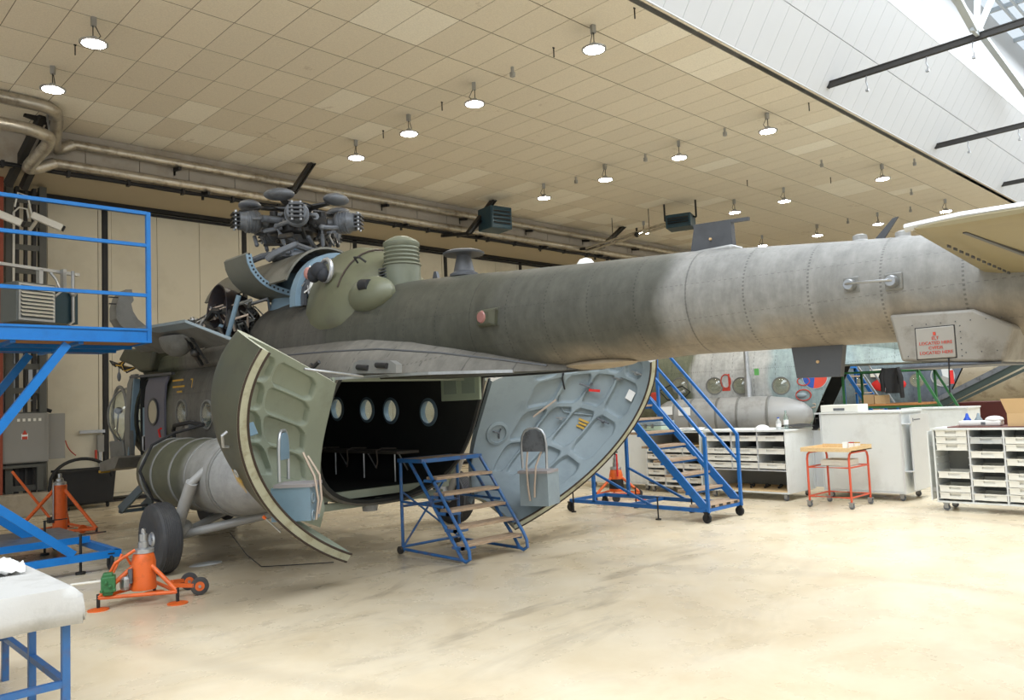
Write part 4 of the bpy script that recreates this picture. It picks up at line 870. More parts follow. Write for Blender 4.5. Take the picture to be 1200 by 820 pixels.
# port door: outside handle, yellow notice, orange-tipped rod, stay bar
def out_at(u, v): return frame_at(u, v, -1, pmt, -.022)
F = out_at(.965, .62); psub('grab_handle', MB().tube([(.0,.14,0),(-.0,.12,-.05),(0,-.02,-.05),(0,-.05,0)], .014, 6).xf(F), 'alu')
F = out_at(.96, .50); psub('pull_ring', MB().tube([(.03*math.cos(t*PI/5), .05*math.sin(t*PI/5), -.012) for t in range(10)], .007, 6, False, True).xf(F), 'alu')
F = out_at(.93, .44); psub('yellow_notice', MB().box(-.08,.08,.13,.136,-.003,.0).box(-.08,.08,-.136,-.13,-.003,0).box(-.08,-.075,-.13,.13,-.003,0).box(.075,.08,-.13,.13,-.003,0).box(-.055,.055,.07,.078,-.003,0).box(-.055,.055,.035,.043,-.003,0).box(-.055,.055,0,.008,-.003,0).box(-.055,.055,-.035,-.027,-.003,0).box(-.055,.055,-.07,-.062,-.003,0).xf(F), 'yellow', 20)
F = out_at(.96, .26); psub('release_rod', MB().tube([(-.1,.05,-.03),(.08,-.06,-.03)], .008, 6).xf(F), 'alu'); psub('orange_tip', MB().tube([(-.13,.07,-.03),(-.1,.05,-.03)], .016, 8).xf(F), 'orange')
hp_('door_stay', MB().tube([(4.15,7.36,2.36),(4.97,7.52,2.29)], .014, 8), 'alu', H1)
p_top = pmt @ clam_pt(.86, .985, -1)
psub('top_latch', MB().bar(p_top+Vector((0,0,-.03)), p_top+Vector((.1,-.03,-.06)), .05, .06), 'alu', 20)
F = frame_at(.75, .52, -1, pmt, .1); psub('map_shelf', MB().prism([(-.1,-.06,.0),(.1,-.06,.0),(.1,-.06,.22),(-.1,-.06,.22)], (0,.012,0)).prism([(-.1,-.06,.0),(-.1,-.14,0),(-.1,-.06,.22)], (.01,0,0)).xf(F), 'primer_blue', 20)
# ----- bottom flaps, hinged down at the foot of each door
for sd, sub, mt in ((1, csub, cmt), (-1, psub, pmt)):
    up2 = Vector((0, 0, .02)); p = [clam_pt(.995, 0, sd)+up2, clam_pt(.7, 0, sd)+up2, clam_pt(.35, 0, sd)+up2, clam_pt(.30, .10, sd)+Vector((-.05*sd, 0, .03)), clam_pt(.6, .14, sd)+Vector((-.12*sd, .0, .06)), clam_pt(.985, .16, sd)+Vector((sd*.10, .10, .02))]
    c_ = sum(p, Vector())/6; m_ = MB().add(p+[c_], [(k, (k+1) % 6, 6) for k in range(6)]); m_.xf(mt); fl = sub('floor_flap', m_, 'primer', 20)
    sf = fl.modifiers.new('s', 'SOLIDIFY'); sf.thickness = .03; sf.offset = 0
# ================================================================== ENGINE BAY, COWLINGS, ROTOR HEAD
eng = hp_('engine_deck', MB().box(4.99,7.21,10.9,14.5,2.66,2.965), skinb, H1, 20, bevel=.09)
# port engine: dark oval exhaust with red plug, casing, pipes
for s_ in (-1, 1):
    ex = 6.1+s_*.48
    en = hp_('engine', MB().lathe([(.16,14.2),(.22,14.1),(.24,13.2),(.30,12.9),(.30,12.2),(.24,12.0)], (ex,0,3.28), 'y', 20), 'hubdark', H1, 30)
    for k in range(10):
        y = 12.2+k*.2; hp_('pipe', MB().tube([(ex+s_*.2,y,3.1),(ex+s_*.31,y+.03,3.3),(ex+s_*.25,y,3.48),(ex,y-.05,3.58+.03*(k % 3))], .022, 7), ('steel','hubdark','strap','alu')[k % 4], en)
        hp_('fitting', MB().ball((ex+s_*.1*(k % 3),y+.08,3.56), .045+.01*(k % 2), n=8, m=6), ('alu','hubdark','steel')[k % 3], en)
    hp_('intake_ring', MB().tube([(ex+.27*math.cos(t*PI/9),14.0,3.28+.27*math.sin(t*PI/9)) for t in range(18)], .03, 8, False, True), paint('heat_brown_ring', (132,92,66), .4, .5), en)
ex_ax = Vector((-.97, -.14, .08)).normalized(); XO = Vector((5.22, 11.55, 3.46))
q = ex_ax.to_track_quat('Z', 'Y').to_matrix().to_4x4(); q.translation = XO
ex_ = hp_('exhaust_duct', MB().lathe([(.26,-.3),(.32,-.1),(.36,.14),(.375,.16),(.36,.165),(.33,.1),(.29,-.05)], n=32).xf(q @ Matrix.Diagonal((.72,1.15,1,1))), 'exhaust', H1)
hp_('red_plug', MB().lathe([(0,-.22),(.25,-.22)], n=28).xf(q @ Matrix.Diagonal((.72,1.15,1,1))), paint('dark_red_cover', (120,34,30), .6), ex_)
hp_('firewall', MB().prism([(5.0,11.9,2.95),(5.35,12.9,2.95),(5.42,12.7,3.5),(5.3,12.0,3.62)], (.03,.0,0)), paint('bay_panel', (150,146,136), .5), H1, 20)
hp_('hot_shield', MB().lathe([(.34,11.85),(.40,11.92),(.40,12.15),(.34,12.2)], (5.6,0,3.32), 'y', 24), 'exhaust', H1)
# jumbled pipework behind the exhaust
pw = hp_('pipework', MB().tube([(5.05,11.5,3.1),(5.0,11.75,3.35),(5.05,11.6,3.5),(5.15,11.3,3.45),(5.1,11.2,3.2)], .05, 8).tube([(5.1,11.9,3.0),(5.05,11.6,3.2),(5.0,11.3,3.2),(5.0,11.1,3.0)], .03, 8), 'hubdark', H1)
random.seed(4)
for k in range(34):
    x, y, z = 5.05+random.random()*.5, 11.05+random.random()*1.0, 2.98+random.random()*.45
    hp_('hose_run', MB().tube([(x,y,z),(x-.08,y+.12*random.uniform(-1,1),z+.15),(x+.1,y+.25*random.uniform(-1,1),z+.22),(x+.18,y+.2*random.uniform(-1,1),z+.05)], random.choice((.012,.02,.03)), 6), random.choice(('strap','alu','hubdark','steel','black','midgrey')), pw)
hp_('support_strut', MB().tube([(4.98,11.05,2.96),(5.05,10.75,3.62)], .035, 10), 'primer_blue', H1); hp_('support_strut', MB().tube([(5.1,11.75,2.98),(5.05,11.35,3.25)], .032, 10), 'primer_blue', H1)
# lowered cowl / work platform, port side
PL = [(4.95,10.6,2.93),(4.40,11.05,3.24),(4.30,12.6,3.28),(4.42,13.7,3.25),(4.95,14.2,3.03)]
cw = hp_('cowl_platform', MB().prism(PL, (0,0,.04)), 'primer', H1, 20)
hp_('platform_underside', MB().prism([(x+(.03 if x < 4.9 else 0), y, z-.014) for x, y, z in PL], (0,0,.013)), 'midgrey', cw, 20)
hp_('blister', MB().ball((4.66,12.0,3.13), .22, .44, .30, 22, 10, -1, 0), 'midgrey', cw)
hp_('stay', MB().bar((4.90,11.7,2.68),(4.62,11.6,3.08),.05).bar((4.90,11.5,2.70),(4.66,11.5,3.08),.035).ball((4.76,11.6,2.86),.07), 'hubdark', cw)
cr = [(4.60,4.12),(4.50,4.0),(4.45,3.82),(4.45,3.62),(4.52,3.50),(4.62,3.44),(5.05,3.42),(5.05,3.47),(4.92,3.52),(4.80,3.62),(4.72,3.75),(4.69,3.88),(4.73,3.94),(4.70,4.13)]
hp_('front_cowl_crescent', MB().prism([(x, 14.05, z) for x, z in cr], (0,.35,0)), 'midgrey', H1, 30); hp_('crescent_pins', MB().bar((4.35,14.1,3.98),(4.5,14.1,3.98),.02).bar((4.35,14.1,3.87),(4.5,14.1,3.87),.02), 'black', H1)
# raised nose cowling and dangling harness ahead of the roof
hp_('nose_cowl', MB().prism([(4.85,14.95,3.20),(4.85,13.5,3.06),(4.85,13.7,2.72),(4.85,14.2,2.72),(4.85,14.6,2.86),(4.85,15.3,3.0)], (.7,0,0)), 'olive', H1, 30, bevel=.06)
for k in range(9): hp_('harness', MB().tube([(5.0+.03*k,15.2+.07*k,3.05),(4.95,15.3+.07*k,2.92+.02*(k % 3)),(5.0-.02*k,15.25+.05*k,2.78+.03*k),(5.08,14.9+.05*k,2.86)], .014, 6), ('black','yellow','black','hubdark')[k % 4], H1)
hp_('harness_plug', MB().ball((4.95,15.5,2.72), .035, .035, .09, 10, 6).tube([(4.95,15.5,2.95),(4.95,15.5,2.75)], .012, 6), 'hubgrey', H1)
# gearbox: upper shell, blue ring frame, inner tank, swung-out arc door
def halfshell(x0, z0, r, rz, a0, a1, y0, y1, th, n=18):
    A = [(x0+r*math.cos(a0+(a1-a0)*k/n), z0+rz*math.sin(a0+(a1-a0)*k/n)) for k in range(n+1)]
    B = [(x0+(r-th)*math.cos(a0+(a1-a0)*k/n), z0+(rz-th)*math.sin(a0+(a1-a0)*k/n)) for k in range(n, -1, -1)]
    return MB().loft([[(x, Y, z) for x, z in A+B] for Y in (y0, (y0+y1)/2, y1)], True, True, True)
gs = hp_('gearbox_cowling', halfshell(6.1, 3.38, .80, .93, .25, PI*.86, 10.0, 12.7, .03), paint('worn_dark_cowl', (110,108,98), .5, 0, .12, 3, (62,60,54), .7, 3), H1)
for Y in (12.4, 11.3): hp_('cowl_latch', MB().tube([(5.42+.1*math.cos(t*PI/6)*.6,Y+.12*math.sin(t*PI/6),3.86+.05*math.cos(t*PI/6)) for t in range(12)], .012, 6, False, True), 'alu', gs)
hp_('ring_frame', halfshell(6.1, 3.44, .72, .74, .05, PI*1.03, 9.74, 9.90, .10), 'primer_blue', H1)
hp_('ring_frame_web', halfshell(6.1, 3.44, .64, .66, .05, PI*1.03, 9.66, 9.76, .05), 'darkgrey', H1)
hp_('gearbox', MB().lathe([(.45,2.95),(.45,3.5),(.34,3.9),(.22,4.15),(.16,4.45)], (6.1,10.9,0), 'z', 24).box(6.0,6.5,10.2,11.5,3.68,4.0), 'primer_blue', H1, 30)
hp_('oil_tank', MB().box(5.85,6.0,10.3,11.0,3.70,3.92), 'primer', H1, 20, bevel=.03)
# side door of the gearbox bay, swung out: curved skin with a pierced flange on its rear edge
cp = [(5.05,4.18),(5.07,4.06),(5.12,3.95),(5.19,3.86),(5.28,3.78),(5.39,3.72),(5.52,3.675),(5.68,3.64),(5.86,3.615),(6.02,3.60)]
hd_ = hp_('gearbox_side_door', MB().loft([[(x, 11.22, z), (x, 10.52, z), (x+.03, 10.52, z+.035), (x+.03, 11.22, z+.035)] for x, z in cp], True, True, True), paint('grey_green_door', (104,106,98), .45, 0, .1, 4, (74,74,66), .6), H1)
def off(k, d):
    a = Vector(cp[max(0, k-1)]); b = Vector(cp[min(len(cp)-1, k+1)]); t = (b-a).normalized(); return cp[k][0]-t.y*d, cp[k][1]+t.x*d
fl_ = []
for k in range(len(cp)):
    a = off(k, 0); b = off(k, .085); fl_.append([(a[0], 10.50, a[1]), (b[0], 10.50, b[1]), (b[0], 10.52, b[1]), (a[0], 10.52, a[1])])
hp_('pierced_flange', MB().loft(fl_, True, True, True), 'primer_blue', hd_)
for k in range(1, len(cp)):
    for f in (0, .5):
        a = Vector(off(k-1, .045)); b = Vector(off(k, .045)); c = a+(b-a)*f; hp_('lightening_hole', MB().lathe([(0,10.496),(.016,10.496),(.016,10.50)], (c.x,0,c.y), 'y', 10), 'black', hd_)
# aft fairing, olive: bulged body with round cooling outlet and step
def fair():
    secs = []
    for Y, w, h in ((9.58,.66,.98),(9.3,.74,1.04),(9.05,.79,1.04),(8.8,.79,.98),(8.6,.76,.88),(8.4,.68,.74),(8.22,.54,.54),(8.12,.3,.30)):
        secs.append([(6.1+w*math.cos(a_), Y, 3.10+(h if math.sin(a_) > 0 else .45)*math.sin(a_)) for a_ in [-.35+(PI+.7)*k/26 for k in range(27)]])
    return MB().loft(secs, True, True, True)
af = hp_('aft_fairing', fair(), paint('olive_fairing', (96,97,76), .45, 0, .08, 3, (84,82,66), .6), H1)
hp_('fairing_seam', MB().tube([(6.1+.77*math.cos(PI*k/22)*1.01, 8.68-.0, 3.10+.93*math.sin(PI*k/22)*1.01) for k in range(3, 20)], .012, 6), 'seal', af)
hp_('lower_fairing', MB().ball((5.55,8.15,3.32), .22, .42, .24), paint('olive_fairing_2', (100,102,82), .45, 0, .08, 3), af)
hp_('air_scoop', MB().tube([(5.38,8.12,3.43),(5.40,7.98,3.42)], [.075,.07], 14), 'black', af)
hp_('cover_bag', MB().ball((5.31,8.98,3.74), .11, .12, .11, 14, 9).ball((5.29,9.08,3.70), .09, .09, .11, 12, 8).ball((5.33,8.92,3.68), .08, .09, .10, 12, 8), paint('black_cloth_bag', (40,42,48), .8), af); hp_('pink_lining', MB().ball((5.24,9.14,3.72), .05, .07, .08), paint('dull_pink', (168,120,112), .8), af)
hp_('outlet_rim', MB().tube([(5.38+.0,8.92+.13*math.cos(t*PI/7),3.74+.14*math.sin(t*PI/7)) for t in range(14)], .03, 8, False, True), 'alu', af)
hp_('step_handle', MB().tube([(5.62,8.55,3.80),(5.55,8.52,3.86),(5.55,8.40,3.84),(5.62,8.36,3.78)], .014, 6), 'black', af)
# cooling intake drum
dm = hp_('intake_drum', MB().lathe([(.235,3.45),(.235,3.72),(.25,3.73),(.235,3.75)]+[(.215+.018*(k % 2), 3.76+.025*k) for k in range(10)]+[(.235,4.02),(.20,4.05),(.10,4.10),(0,4.115)], (6.0,8.12,0), 'z', 32), paint('drum_olive', (104,108,92), .4, 0, .08, 5, (88,88,74), .5), H1)
for k in range(6): hp_('louvre', MB().box(5.76,5.80,8.14,8.30,3.50+k*.036,3.512+k*.036), 'darkgrey', dm)
hp_('drain_pipe', MB().tube([(5.78,8.30,3.62),(5.77,8.34,3.40)], .015, 6), 'darkgrey', dm)
# bay clutter under the ring frame
random.seed(11)
for k in range(22):
    x, y, z = 5.45+random.random()*.4, 9.5+random.random()*.4, 3.45+random.random()*.4
    hp_('bay_pipe', MB().tube([(x,y,z),(x+.1,y+random.uniform(-.1,.1),z+.1),(x+.05,y+random.uniform(-.15,.15),z-.12)], random.choice((.012,.025)), 6), random.choice(('white','alu','hubdark','black')), pw)
hp_('white_canister', MB().ball((5.62,9.65,3.62), .07, .09, .12), 'white', pw)
# ----- rotor head
HC = Vector((6.1, 10.88, 0))
rh = hp_('rotor_head', MB().lathe([(.13,4.0),(.13,4.45),(.20,4.50),(.22,4.62),(.30,4.66),(.32,4.90),(.24,4.96),(.2,5.05),(.08,5.08)], tuple(HC), 'z', 28), 'hubdark', H1)
hp_('swashplate', MB().lathe([(.15,4.22),(.36,4.22),(.42,4.25),(.42,4.30),(.34,4.33),(.3,4.36),(.16,4.36)], tuple(HC), 'z', 32), 'hubgrey', rh)
hp_('gearbox_neck', MB().lathe([(.45,4.02),(.36,4.08),(.30,4.14),(.22,4.2)], tuple(HC), 'z', 24), 'darkgrey', rh)
for k in range(5):
    a = math.radians(-49.2+72*k); R_ = Matrix.Translation(HC) @ Matrix.Rotation(a, 4, 'Z')
    arm = hp_('blade_arm', MB().lathe([(.10,.28),(.11,.42),(.085,.46),(.085,.56),(.15,.60),(.165,.63),(.165,.80),(.14,.84),(.14,.90)], (0,0,4.80), 'x', 20).xf(R_), 'hubgrey', rh)
    for j in range(4): hp_('ring', MB().lathe([(.165,.64+j*.045),(.176,.645+j*.045),(.176,.66+j*.045),(.165,.665+j*.045)], (0,0,4.80), 'x', 20).xf(R_), 'hubgrey', arm)
    for dz_ in (-.09,-.03,.03,.09): hp_('clevis_lug', MB().box(.88,1.0,-.10,.10,4.80+dz_-.013,4.80+dz_+.013).xf(R_), 'blackmetal' if k in (1, 2, 3) else 'darkgrey', arm)
    hp_('bolt', MB().tube([(.95,-.06,4.66),(.95,-.06,4.94)], .02, 8).tube([(.95,.06,4.66),(.95,.06,4.94)], .02, 8).xf(R_), 'steel', arm)
    hp_('lag_hinge', MB().box(.30,.48,-.13,.13,4.71,4.89).tube([(.38,0,4.62),(.38,0,4.98)], .06, 12).xf(R_), 'hubdark', arm, 20)
    hp_('lag_damper', MB().tube([(.30,.2,4.80),(.62,.26,4.80)], .055, 12).tube([(.62,.26,4.8),(.74,.2,4.8)], .02, 8).xf(R_), 'hubgrey', arm)
    hp_('control_horn', MB().tube([(.68,-.05,4.72),(.60,-.22,4.68),(.46,-.30,4.68)], .035, 8).xf(R_), 'hubgrey', arm)
    hp_('pitch_link', MB().tube([(.46,-.30,4.68),(.43,-.16,4.30)], .018, 8).tube([(.455,-.26,4.58),(.44,-.2,4.42)], .03, 8).ball((.46,-.30,4.68),.045).ball((.43,-.16,4.30),.045).xf(R_), 'hubgrey', rh)
    hp_('hydraulic_hose', MB().tube([(.2,.1,4.96),(.45,.22,5.0),(.7,.15,4.96),(.9,.05,4.93)], .014, 6).xf(R_), 'black', rh)
    a2 = a-math.radians(20); R2 = Matrix.Translation(HC) @ Matrix.Rotation(a2, 4, 'Z')
    pa = hp_('damper_arm', MB().prism([(0,-.14,5.03),(.56,-.06,5.05),(.56,.06,5.05),(0,.14,5.03)], (0,0,.025)).xf(R2), 'darkgrey', rh, 20)
    hp_('vibration_damper', MB().ball((.72,0,5.10), .17, .23, .085, 20, 12).xf(R2), 'hubgrey', pa)
random.seed(5)
for k in range(26):
    a = random.random()*6.28; r_ = .2+random.random()*.45; z_ = 4.45+random.random()*.45
    c = HC+Vector((r_*math.cos(a), r_*math.sin(a), z_)); d_ = Vector((random.uniform(-.12,.12), random.uniform(-.12,.12), random.uniform(-.1,.1)))
    hp_('fitting', MB().tube([tuple(c-d_), tuple(c+d_)], random.choice((.02,.03,.04)), 8).ball(tuple(c+d_), .035, n=8, m=6), random.choice(('hubgrey','hubdark','hubdark','steel')), rh)
for s_ in (-1, 1): hp_('swash_lever', MB().tube([(6.1-.45*s_*.6,10.6,4.32),(6.1-.62*.9,10.5+.5*s_,4.28),(6.1-.75,10.7+.45*s_,4.18),(6.1-.80,10.8+.45*s_,4.10)], .05, 8), 'hubgrey', rh)
# ================================================================== GROUND EQUIPMENT
def caster(t, x, y, r=.07, mat='black', z=0):
    w = part('caster', MB().lathe([(r*.35,-.02),(r*.9,-.02),(r,-.01),(r,.01),(r*.9,.02),(r*.35,.02)], (x,y,r), 'x', 16), mat, t, 40)
    part('fork', MB().box(x-.035,x-.025,y-.03,y+.03,r*.8,r*2.1).box(x+.025,x+.035,y-.03,y+.03,r*.8,r*2.1).box(x-.04,x+.04,y-.04,y+.04,r*2.1,r*2.1+.015), 'blackmetal' if mat == 'black' else 'steel', w)
    return w
# ---- small blue steps (origin at the near left foot)
t = thing('mobile_steps', 'small worn blue tube steps with five wooden treads in front of the cabin opening', 'steps', (6.30, 7.42, 0))
Wd = .98; D = 1.28; H_ = 1.22
for sx, nm in ((0, 'l'), (Wd, 'r')):
    part('side_frame', MB().tube([(sx,D,.02),(sx,D,H_)], .022, 8), 'blue2', t, 40)
    part('stringer', MB().tube([(sx,D-.20,H_-.01),(sx,.16,.16),(sx,.08,.05),(sx,.0,.03),(sx,-.07,.07),(sx,-.06,.16),(sx,.0,.26),(sx,D-.50,H_-.01)], .022, 8), 'blue2', t, 40)
    part('base_rail', MB().tube([(sx,D,.06),(sx,.05,.045)], .02, 8), 'blue2', t, 40); part('middle_rail', MB().tube([(sx,D,.68),(sx,.42,.66)], .018, 8), 'blue2', t, 40)
part('top_frame', MB().box(-.03,Wd+.03,D-.50,D-.46,H_-.02,H_+.03).box(-.03,Wd+.03,D-.01,D+.03,H_-.02,H_+.03).box(-.03,.01,D-.46,D-.01,H_-.02,H_+.03).box(Wd-.01,Wd+.03,D-.46,D-.01,H_-.02,H_+.03), 'blue2', t)
part('top_board', MB().box(.01,Wd-.01,D-.46,D-.01,H_,H_+.028), 'wood', t)
part('cross_brace', MB().tube([(0,D,.08),(Wd,D,H_-.05)], .014, 6).tube([(Wd,D,.08),(0,D,H_-.4)], .014, 6).tube([(0,D,.09),(Wd,D,.09)], .018, 8).tube([(0,D,.62),(Wd,D,.62)], .018, 8), 'blue2', t)
for k in range(5):
    z = .21+k*.198; y = .0+.03+(z-.1)*.66-.06
    part('tread_bracket', MB().box(-.02,.2,y,y+.035,z-.045,z-.01).box(-.02,.02,y,y+.2,z-.045,z-.01), 'blue2', t); part('tread_bracket', MB().box(Wd-.02,Wd+.02,y,y+.2,z-.04,z-.012), 'blue2', t)
    part('tread', MB().box(.03,Wd-.0,y-.02,y+.20,z-.012,z+.022), 'wood', t)
for sx in (0, Wd): part('foot_wheel', MB().lathe([(.05,-.02),(.05,.02)], (sx-.03,D+.02,.05), 'x', 14), 'hubdark', t)
# ---- tall blue rolling stair behind the right clamshell door
t = thing('rolling_stair', 'tall blue wheeled staircase with wooden treads and double handrails', 'stairs', (10.45, 6.68, 0))
Wd = .95; D = 2.75
for sx in (0, Wd):
    part('base_rail', MB().bar((sx,0,.19),(sx,D,.19),.05,.06), 'blue3', t)
    part('stringer', MB().bar((sx,-.0,.20),(sx,1.95,2.20),.035,.13), 'blue3', t)
    part('front_post', MB().bar((sx,-.03,.16),(sx,-.03,1.30),.045), 'blue3', t)
    part('handrail', MB().bar((sx,-.03,1.29),(sx,1.35,2.82),.04).bar((sx,1.35,2.82),(sx,2.2,2.95),.04), 'blue3', t)
    part('middle_handrail', MB().bar((sx,-.03,.86),(sx,1.62,2.64),.035), 'blue3', t)
    part('upper_post', MB().bar((sx,1.45,1.6),(sx,1.45,2.86),.045), 'blue3', t); part('rear_post', MB().bar((sx,2.2,.2),(sx,2.2,2.95),.05), 'blue3', t)
    part('diagonal_brace', MB().bar((sx,2.2,.7),(sx,1.0,.2),.035), 'blue3', t)
for y_ in (0, 1.45, D): part('base_cross', MB().bar((0,y_,.19),(Wd,y_,.19),.05), 'blue3', t)
part('tread', MB().box(.0,Wd,-.02,.30,.22,.26), 'wood', t)
for k in range(4): part('black_marking', MB().box(.1+k*.22,.2+k*.22,-.025,-.02,.225,.255), 'black', t)
for k in range(8):
    z = .46+k*.222; y = .22+(z-.20)*.975-.18
    part('tread_bracket', MB().box(-.03,Wd+.03,y+.01,y+.05,z-.05,z-.015), 'blue3', t); part('tread', MB().box(.015,Wd-.015,y-.02,y+.22,z-.015,z+.02), 'wood', t)
part('landing_board', MB().box(.0,Wd,1.85,2.2,2.2,2.235), 'wood', t)
for x, y in ((.0,.0),(Wd,.0),(0,D),(Wd,D)): caster(t, x, y-.0, .075)
for x, y in ((.0,.85),(.0,D-.12),(Wd,.85),(Wd,2.0)): part('screw_jack', MB().tube([(x-.06,y,.02),(x-.06,y,.36)], .012, 8).tube([(x-.06,y,.0),(x-.06,y,.02)], .045, 10).box(x-.10,x-.02,y-.006,y+.006,.35,.362), 'blackmetal', t)
# ---- orange hydraulic tripod jacks
def jack(label, loc, rz, tall=False, legoff=0):
    t = thing('hydraulic_jack', label, 'jack', loc, rz, None)
    h = .52 if not tall else .78
    if not tall:
        part('cylinder', MB().lathe([(.0,.16),(.16,.17),(.165,.22),(.155,.26),(.155,h),(.13,h+.10),(.11,h+.13)], n=28), 'orange', t, 40)
        part('collar', MB().lathe([(.13,h+.12),(.13,h+.17),(.09,h+.18)], n=24), 'alu', t, 40)
    else:
        part('cylinder', MB().lathe([(.0,.06),(.115,.06),(.115,h+.05),(.10,h+.06)], n=24), 'orange', t, 40); part('collar', MB().lathe([(.105,h+.05),(.105,h+.10),(.07,h+.12)], n=24), 'alu', t, 40)
    part('ram', MB().lathe([(.065,h+.12),(.065,h+.26),(.05,h+.27),(.05,h+.36),(.03,h+.37),(.03,h+.42),(0,h+.44)], n=20) if not tall else MB().lathe([(.06,h+.1),(.06,h+.16),(.03,h+.18),(.03,h+.25),(0,h+.26)], n=16), 'steel', t, 40)
    R = .56 if not tall else .72
    tips = []
    for k in range(3):
        a = math.radians(-90+legoff+120*k+(0 if not tall else 25)); c, s_ = math.cos(a), math.sin(a); tips.append((R*c, R*s_))
        part('leg', MB().tube([(.10*c,.10*s_,h-.02 if not tall else h-.03),(R*c,R*s_,.16 if not tall else .08)], .03, 10), 'orange', t, 40)
        part('foot', MB().tube([(R*c,R*s_,.02),(R*c,R*s_,.20 if not tall else .1)], .022, 8), 'blackmetal', t); part('foot_pad', MB().lathe([(.13,.0),(.13,.012),(.03,.03)], (R*c,R*s_,0), 'z', 20) if not tall else MB().box(R*c-.08,R*c+.08,R*s_-.05,R*s_+.05,0,.012), 'orange', t, 30)
    for k in range(3):
        a, b = tips[k], tips[(k+1) % 3]; z = .15 if not tall else .07
        part('base_tube', MB().tube([(a[0],a[1],z),(b[0],b[1],z)], .024, 8), 'orange', t, 40)
    return t
j = jack('orange tripod jack with a green pump in front of the main wheel', (3.05, 8.83, 0), math.radians(-20), False, 47); j.scale = (.78, .78, .8)
part('white_label', MB().prism([(-.157,-.06,.44),(-.157,.03,.44),(-.157,.03,.48),(-.157,-.06,.48)], (-.004,0,0)), 'paper', j)
part('yellow_label', MB().prism([(-.15,-.07,.37),(-.157,.0,.37),(-.157,.0,.42),(-.15,-.07,.42)], (-.004,0,0)), 'yellow', j)
part('pump', MB().box(-.50,-.33,-.28,-.10,.22,.42).box(-.48,-.36,-.25,-.13,.18,.46), 'green', j, bevel=.015)
for q in range(4): part('pump_knob', MB().ball((-.34-.05*q,-.29,.25+.05*(q % 3)), .022, n=8, m=6), 'green', j)
part('pump_handle', MB().tube([(-.50,-.18,.36),(-.86,-.02,.33)], .016, 8), 'tray', j)
part('hose', MB().tube([(-.36,-.12,.44),(-.26,-.1,.66),(-.2,-.05,.60),(-.155,0,.50)], .016, 8).tube([(-.40,-.1,.44),(-.34,-.12,.56),(-.1,-.12,.70)], .02, 8), 'orange', j)
part('filter', MB().lathe([(.05,-.02),(.07,.02),(.07,.12),(.04,.15)], (-.22,-.08,.22), 'z', 14), 'steel', j); part('spring', MB().tube([(-.16,-.10,.28),(-.16,-.10,.46)], .03, 10), 'hubgrey', j)
for x, y in ((.62,-.02),(.50,.42)):
    part('tow_arm', MB().bar((.35,y*.6,.17),(x,y,.14),.05), 'orange', j); w = part('transport_wheel', MB().lathe([(.05,-.02),(.10,-.025),(.12,-.015),(.12,.015),(.10,.025),(.05,.02)], (x+.08,y,.12), 'y', 22), 'tyre', j, 40)
    part('wheel_disc', MB().lathe([(0,-.024),(.09,-.02),(.09,.02),(0,.024)], (x+.08,y,.12), 'y', 18), 'orange', w, 40); part('axle_nut', MB().lathe([(.02,-.04),(.02,.04)], (x+.08,y,.12), 'y', 10), 'steel', w)
j2 = jack('tall orange tripod jack standing near the hangar door at left', (3.98, 15.55, 0), math.radians(10), True)
part('pump_lever', MB().tube([(-.16,0,.28),(-.62,.35,1.12)], .022, 8), 'orange', j2); part('side_pipe', MB().tube([(-.13,-.05,.25),(-.13,-.05,.86),(-.05,-.05,.88)], .015, 6), 'steel', j2); part('gauge', MB().box(-.2,-.08,-.04,.04,.2,.3), 'hubdark', j2)
w = part('small_wheel', MB().lathe([(.02,-.02),(.07,-.02),(.07,.02),(.02,.02)], (.2,-.38,.07), 'y', 14), 'orange', j2)
j3 = jack('orange tripod jack seen under the right clamshell door', (12.15, 9.75, 0), math.radians(15), False); j3.scale = (.85, .85, .9)
part('black_sleeve', MB().lathe([(.158,.20),(.162,.22),(.162,.42),(.158,.44)], n=24), 'black', j3); part('top_handle', MB().tube([(-.15,0,1.02),(.12,0,1.0)], .018, 8).tube([(0,0,.94),(0,0,1.02)], .02, 8), 'blackmetal', j3)
part('red_side_rod', MB().tube([(-.14,-.1,.5),(-.14,-.1,.98)], .02, 8), 'red', j3)
for x, y in ((.45,-.35),(-.5,-.2)): part('transport_wheel', MB().lathe([(.04,-.02),(.09,-.02),(.09,.02),(.04,.02)], (x,y,.09), 'x', 16), 'tyre', j3)
# plastic bag by the wheel
tag(part('plastic_sheet', MB().ball((0,0,.0), .22, .12, .03, 14, 6, 0, 1), 'tray_clear', smooth=60), 'crumpled clear plastic sheet on the floor beside the main wheel', 'plastic', None, (4.35, 10.35, .0))
# chain/cable dropping from strut to floor
tag(part('ground_cable', MB().tube([(0,0,.42),(.1,-.25,.15),(.2,-.45,.008),(.5,-.7,.008),(.9,-1.0,.008)], .006, 6), 'black', smooth=40), 'thin black earthing cable trailing on the floor from the landing gear', 'cable', None, (4.5, 9.95, 0))
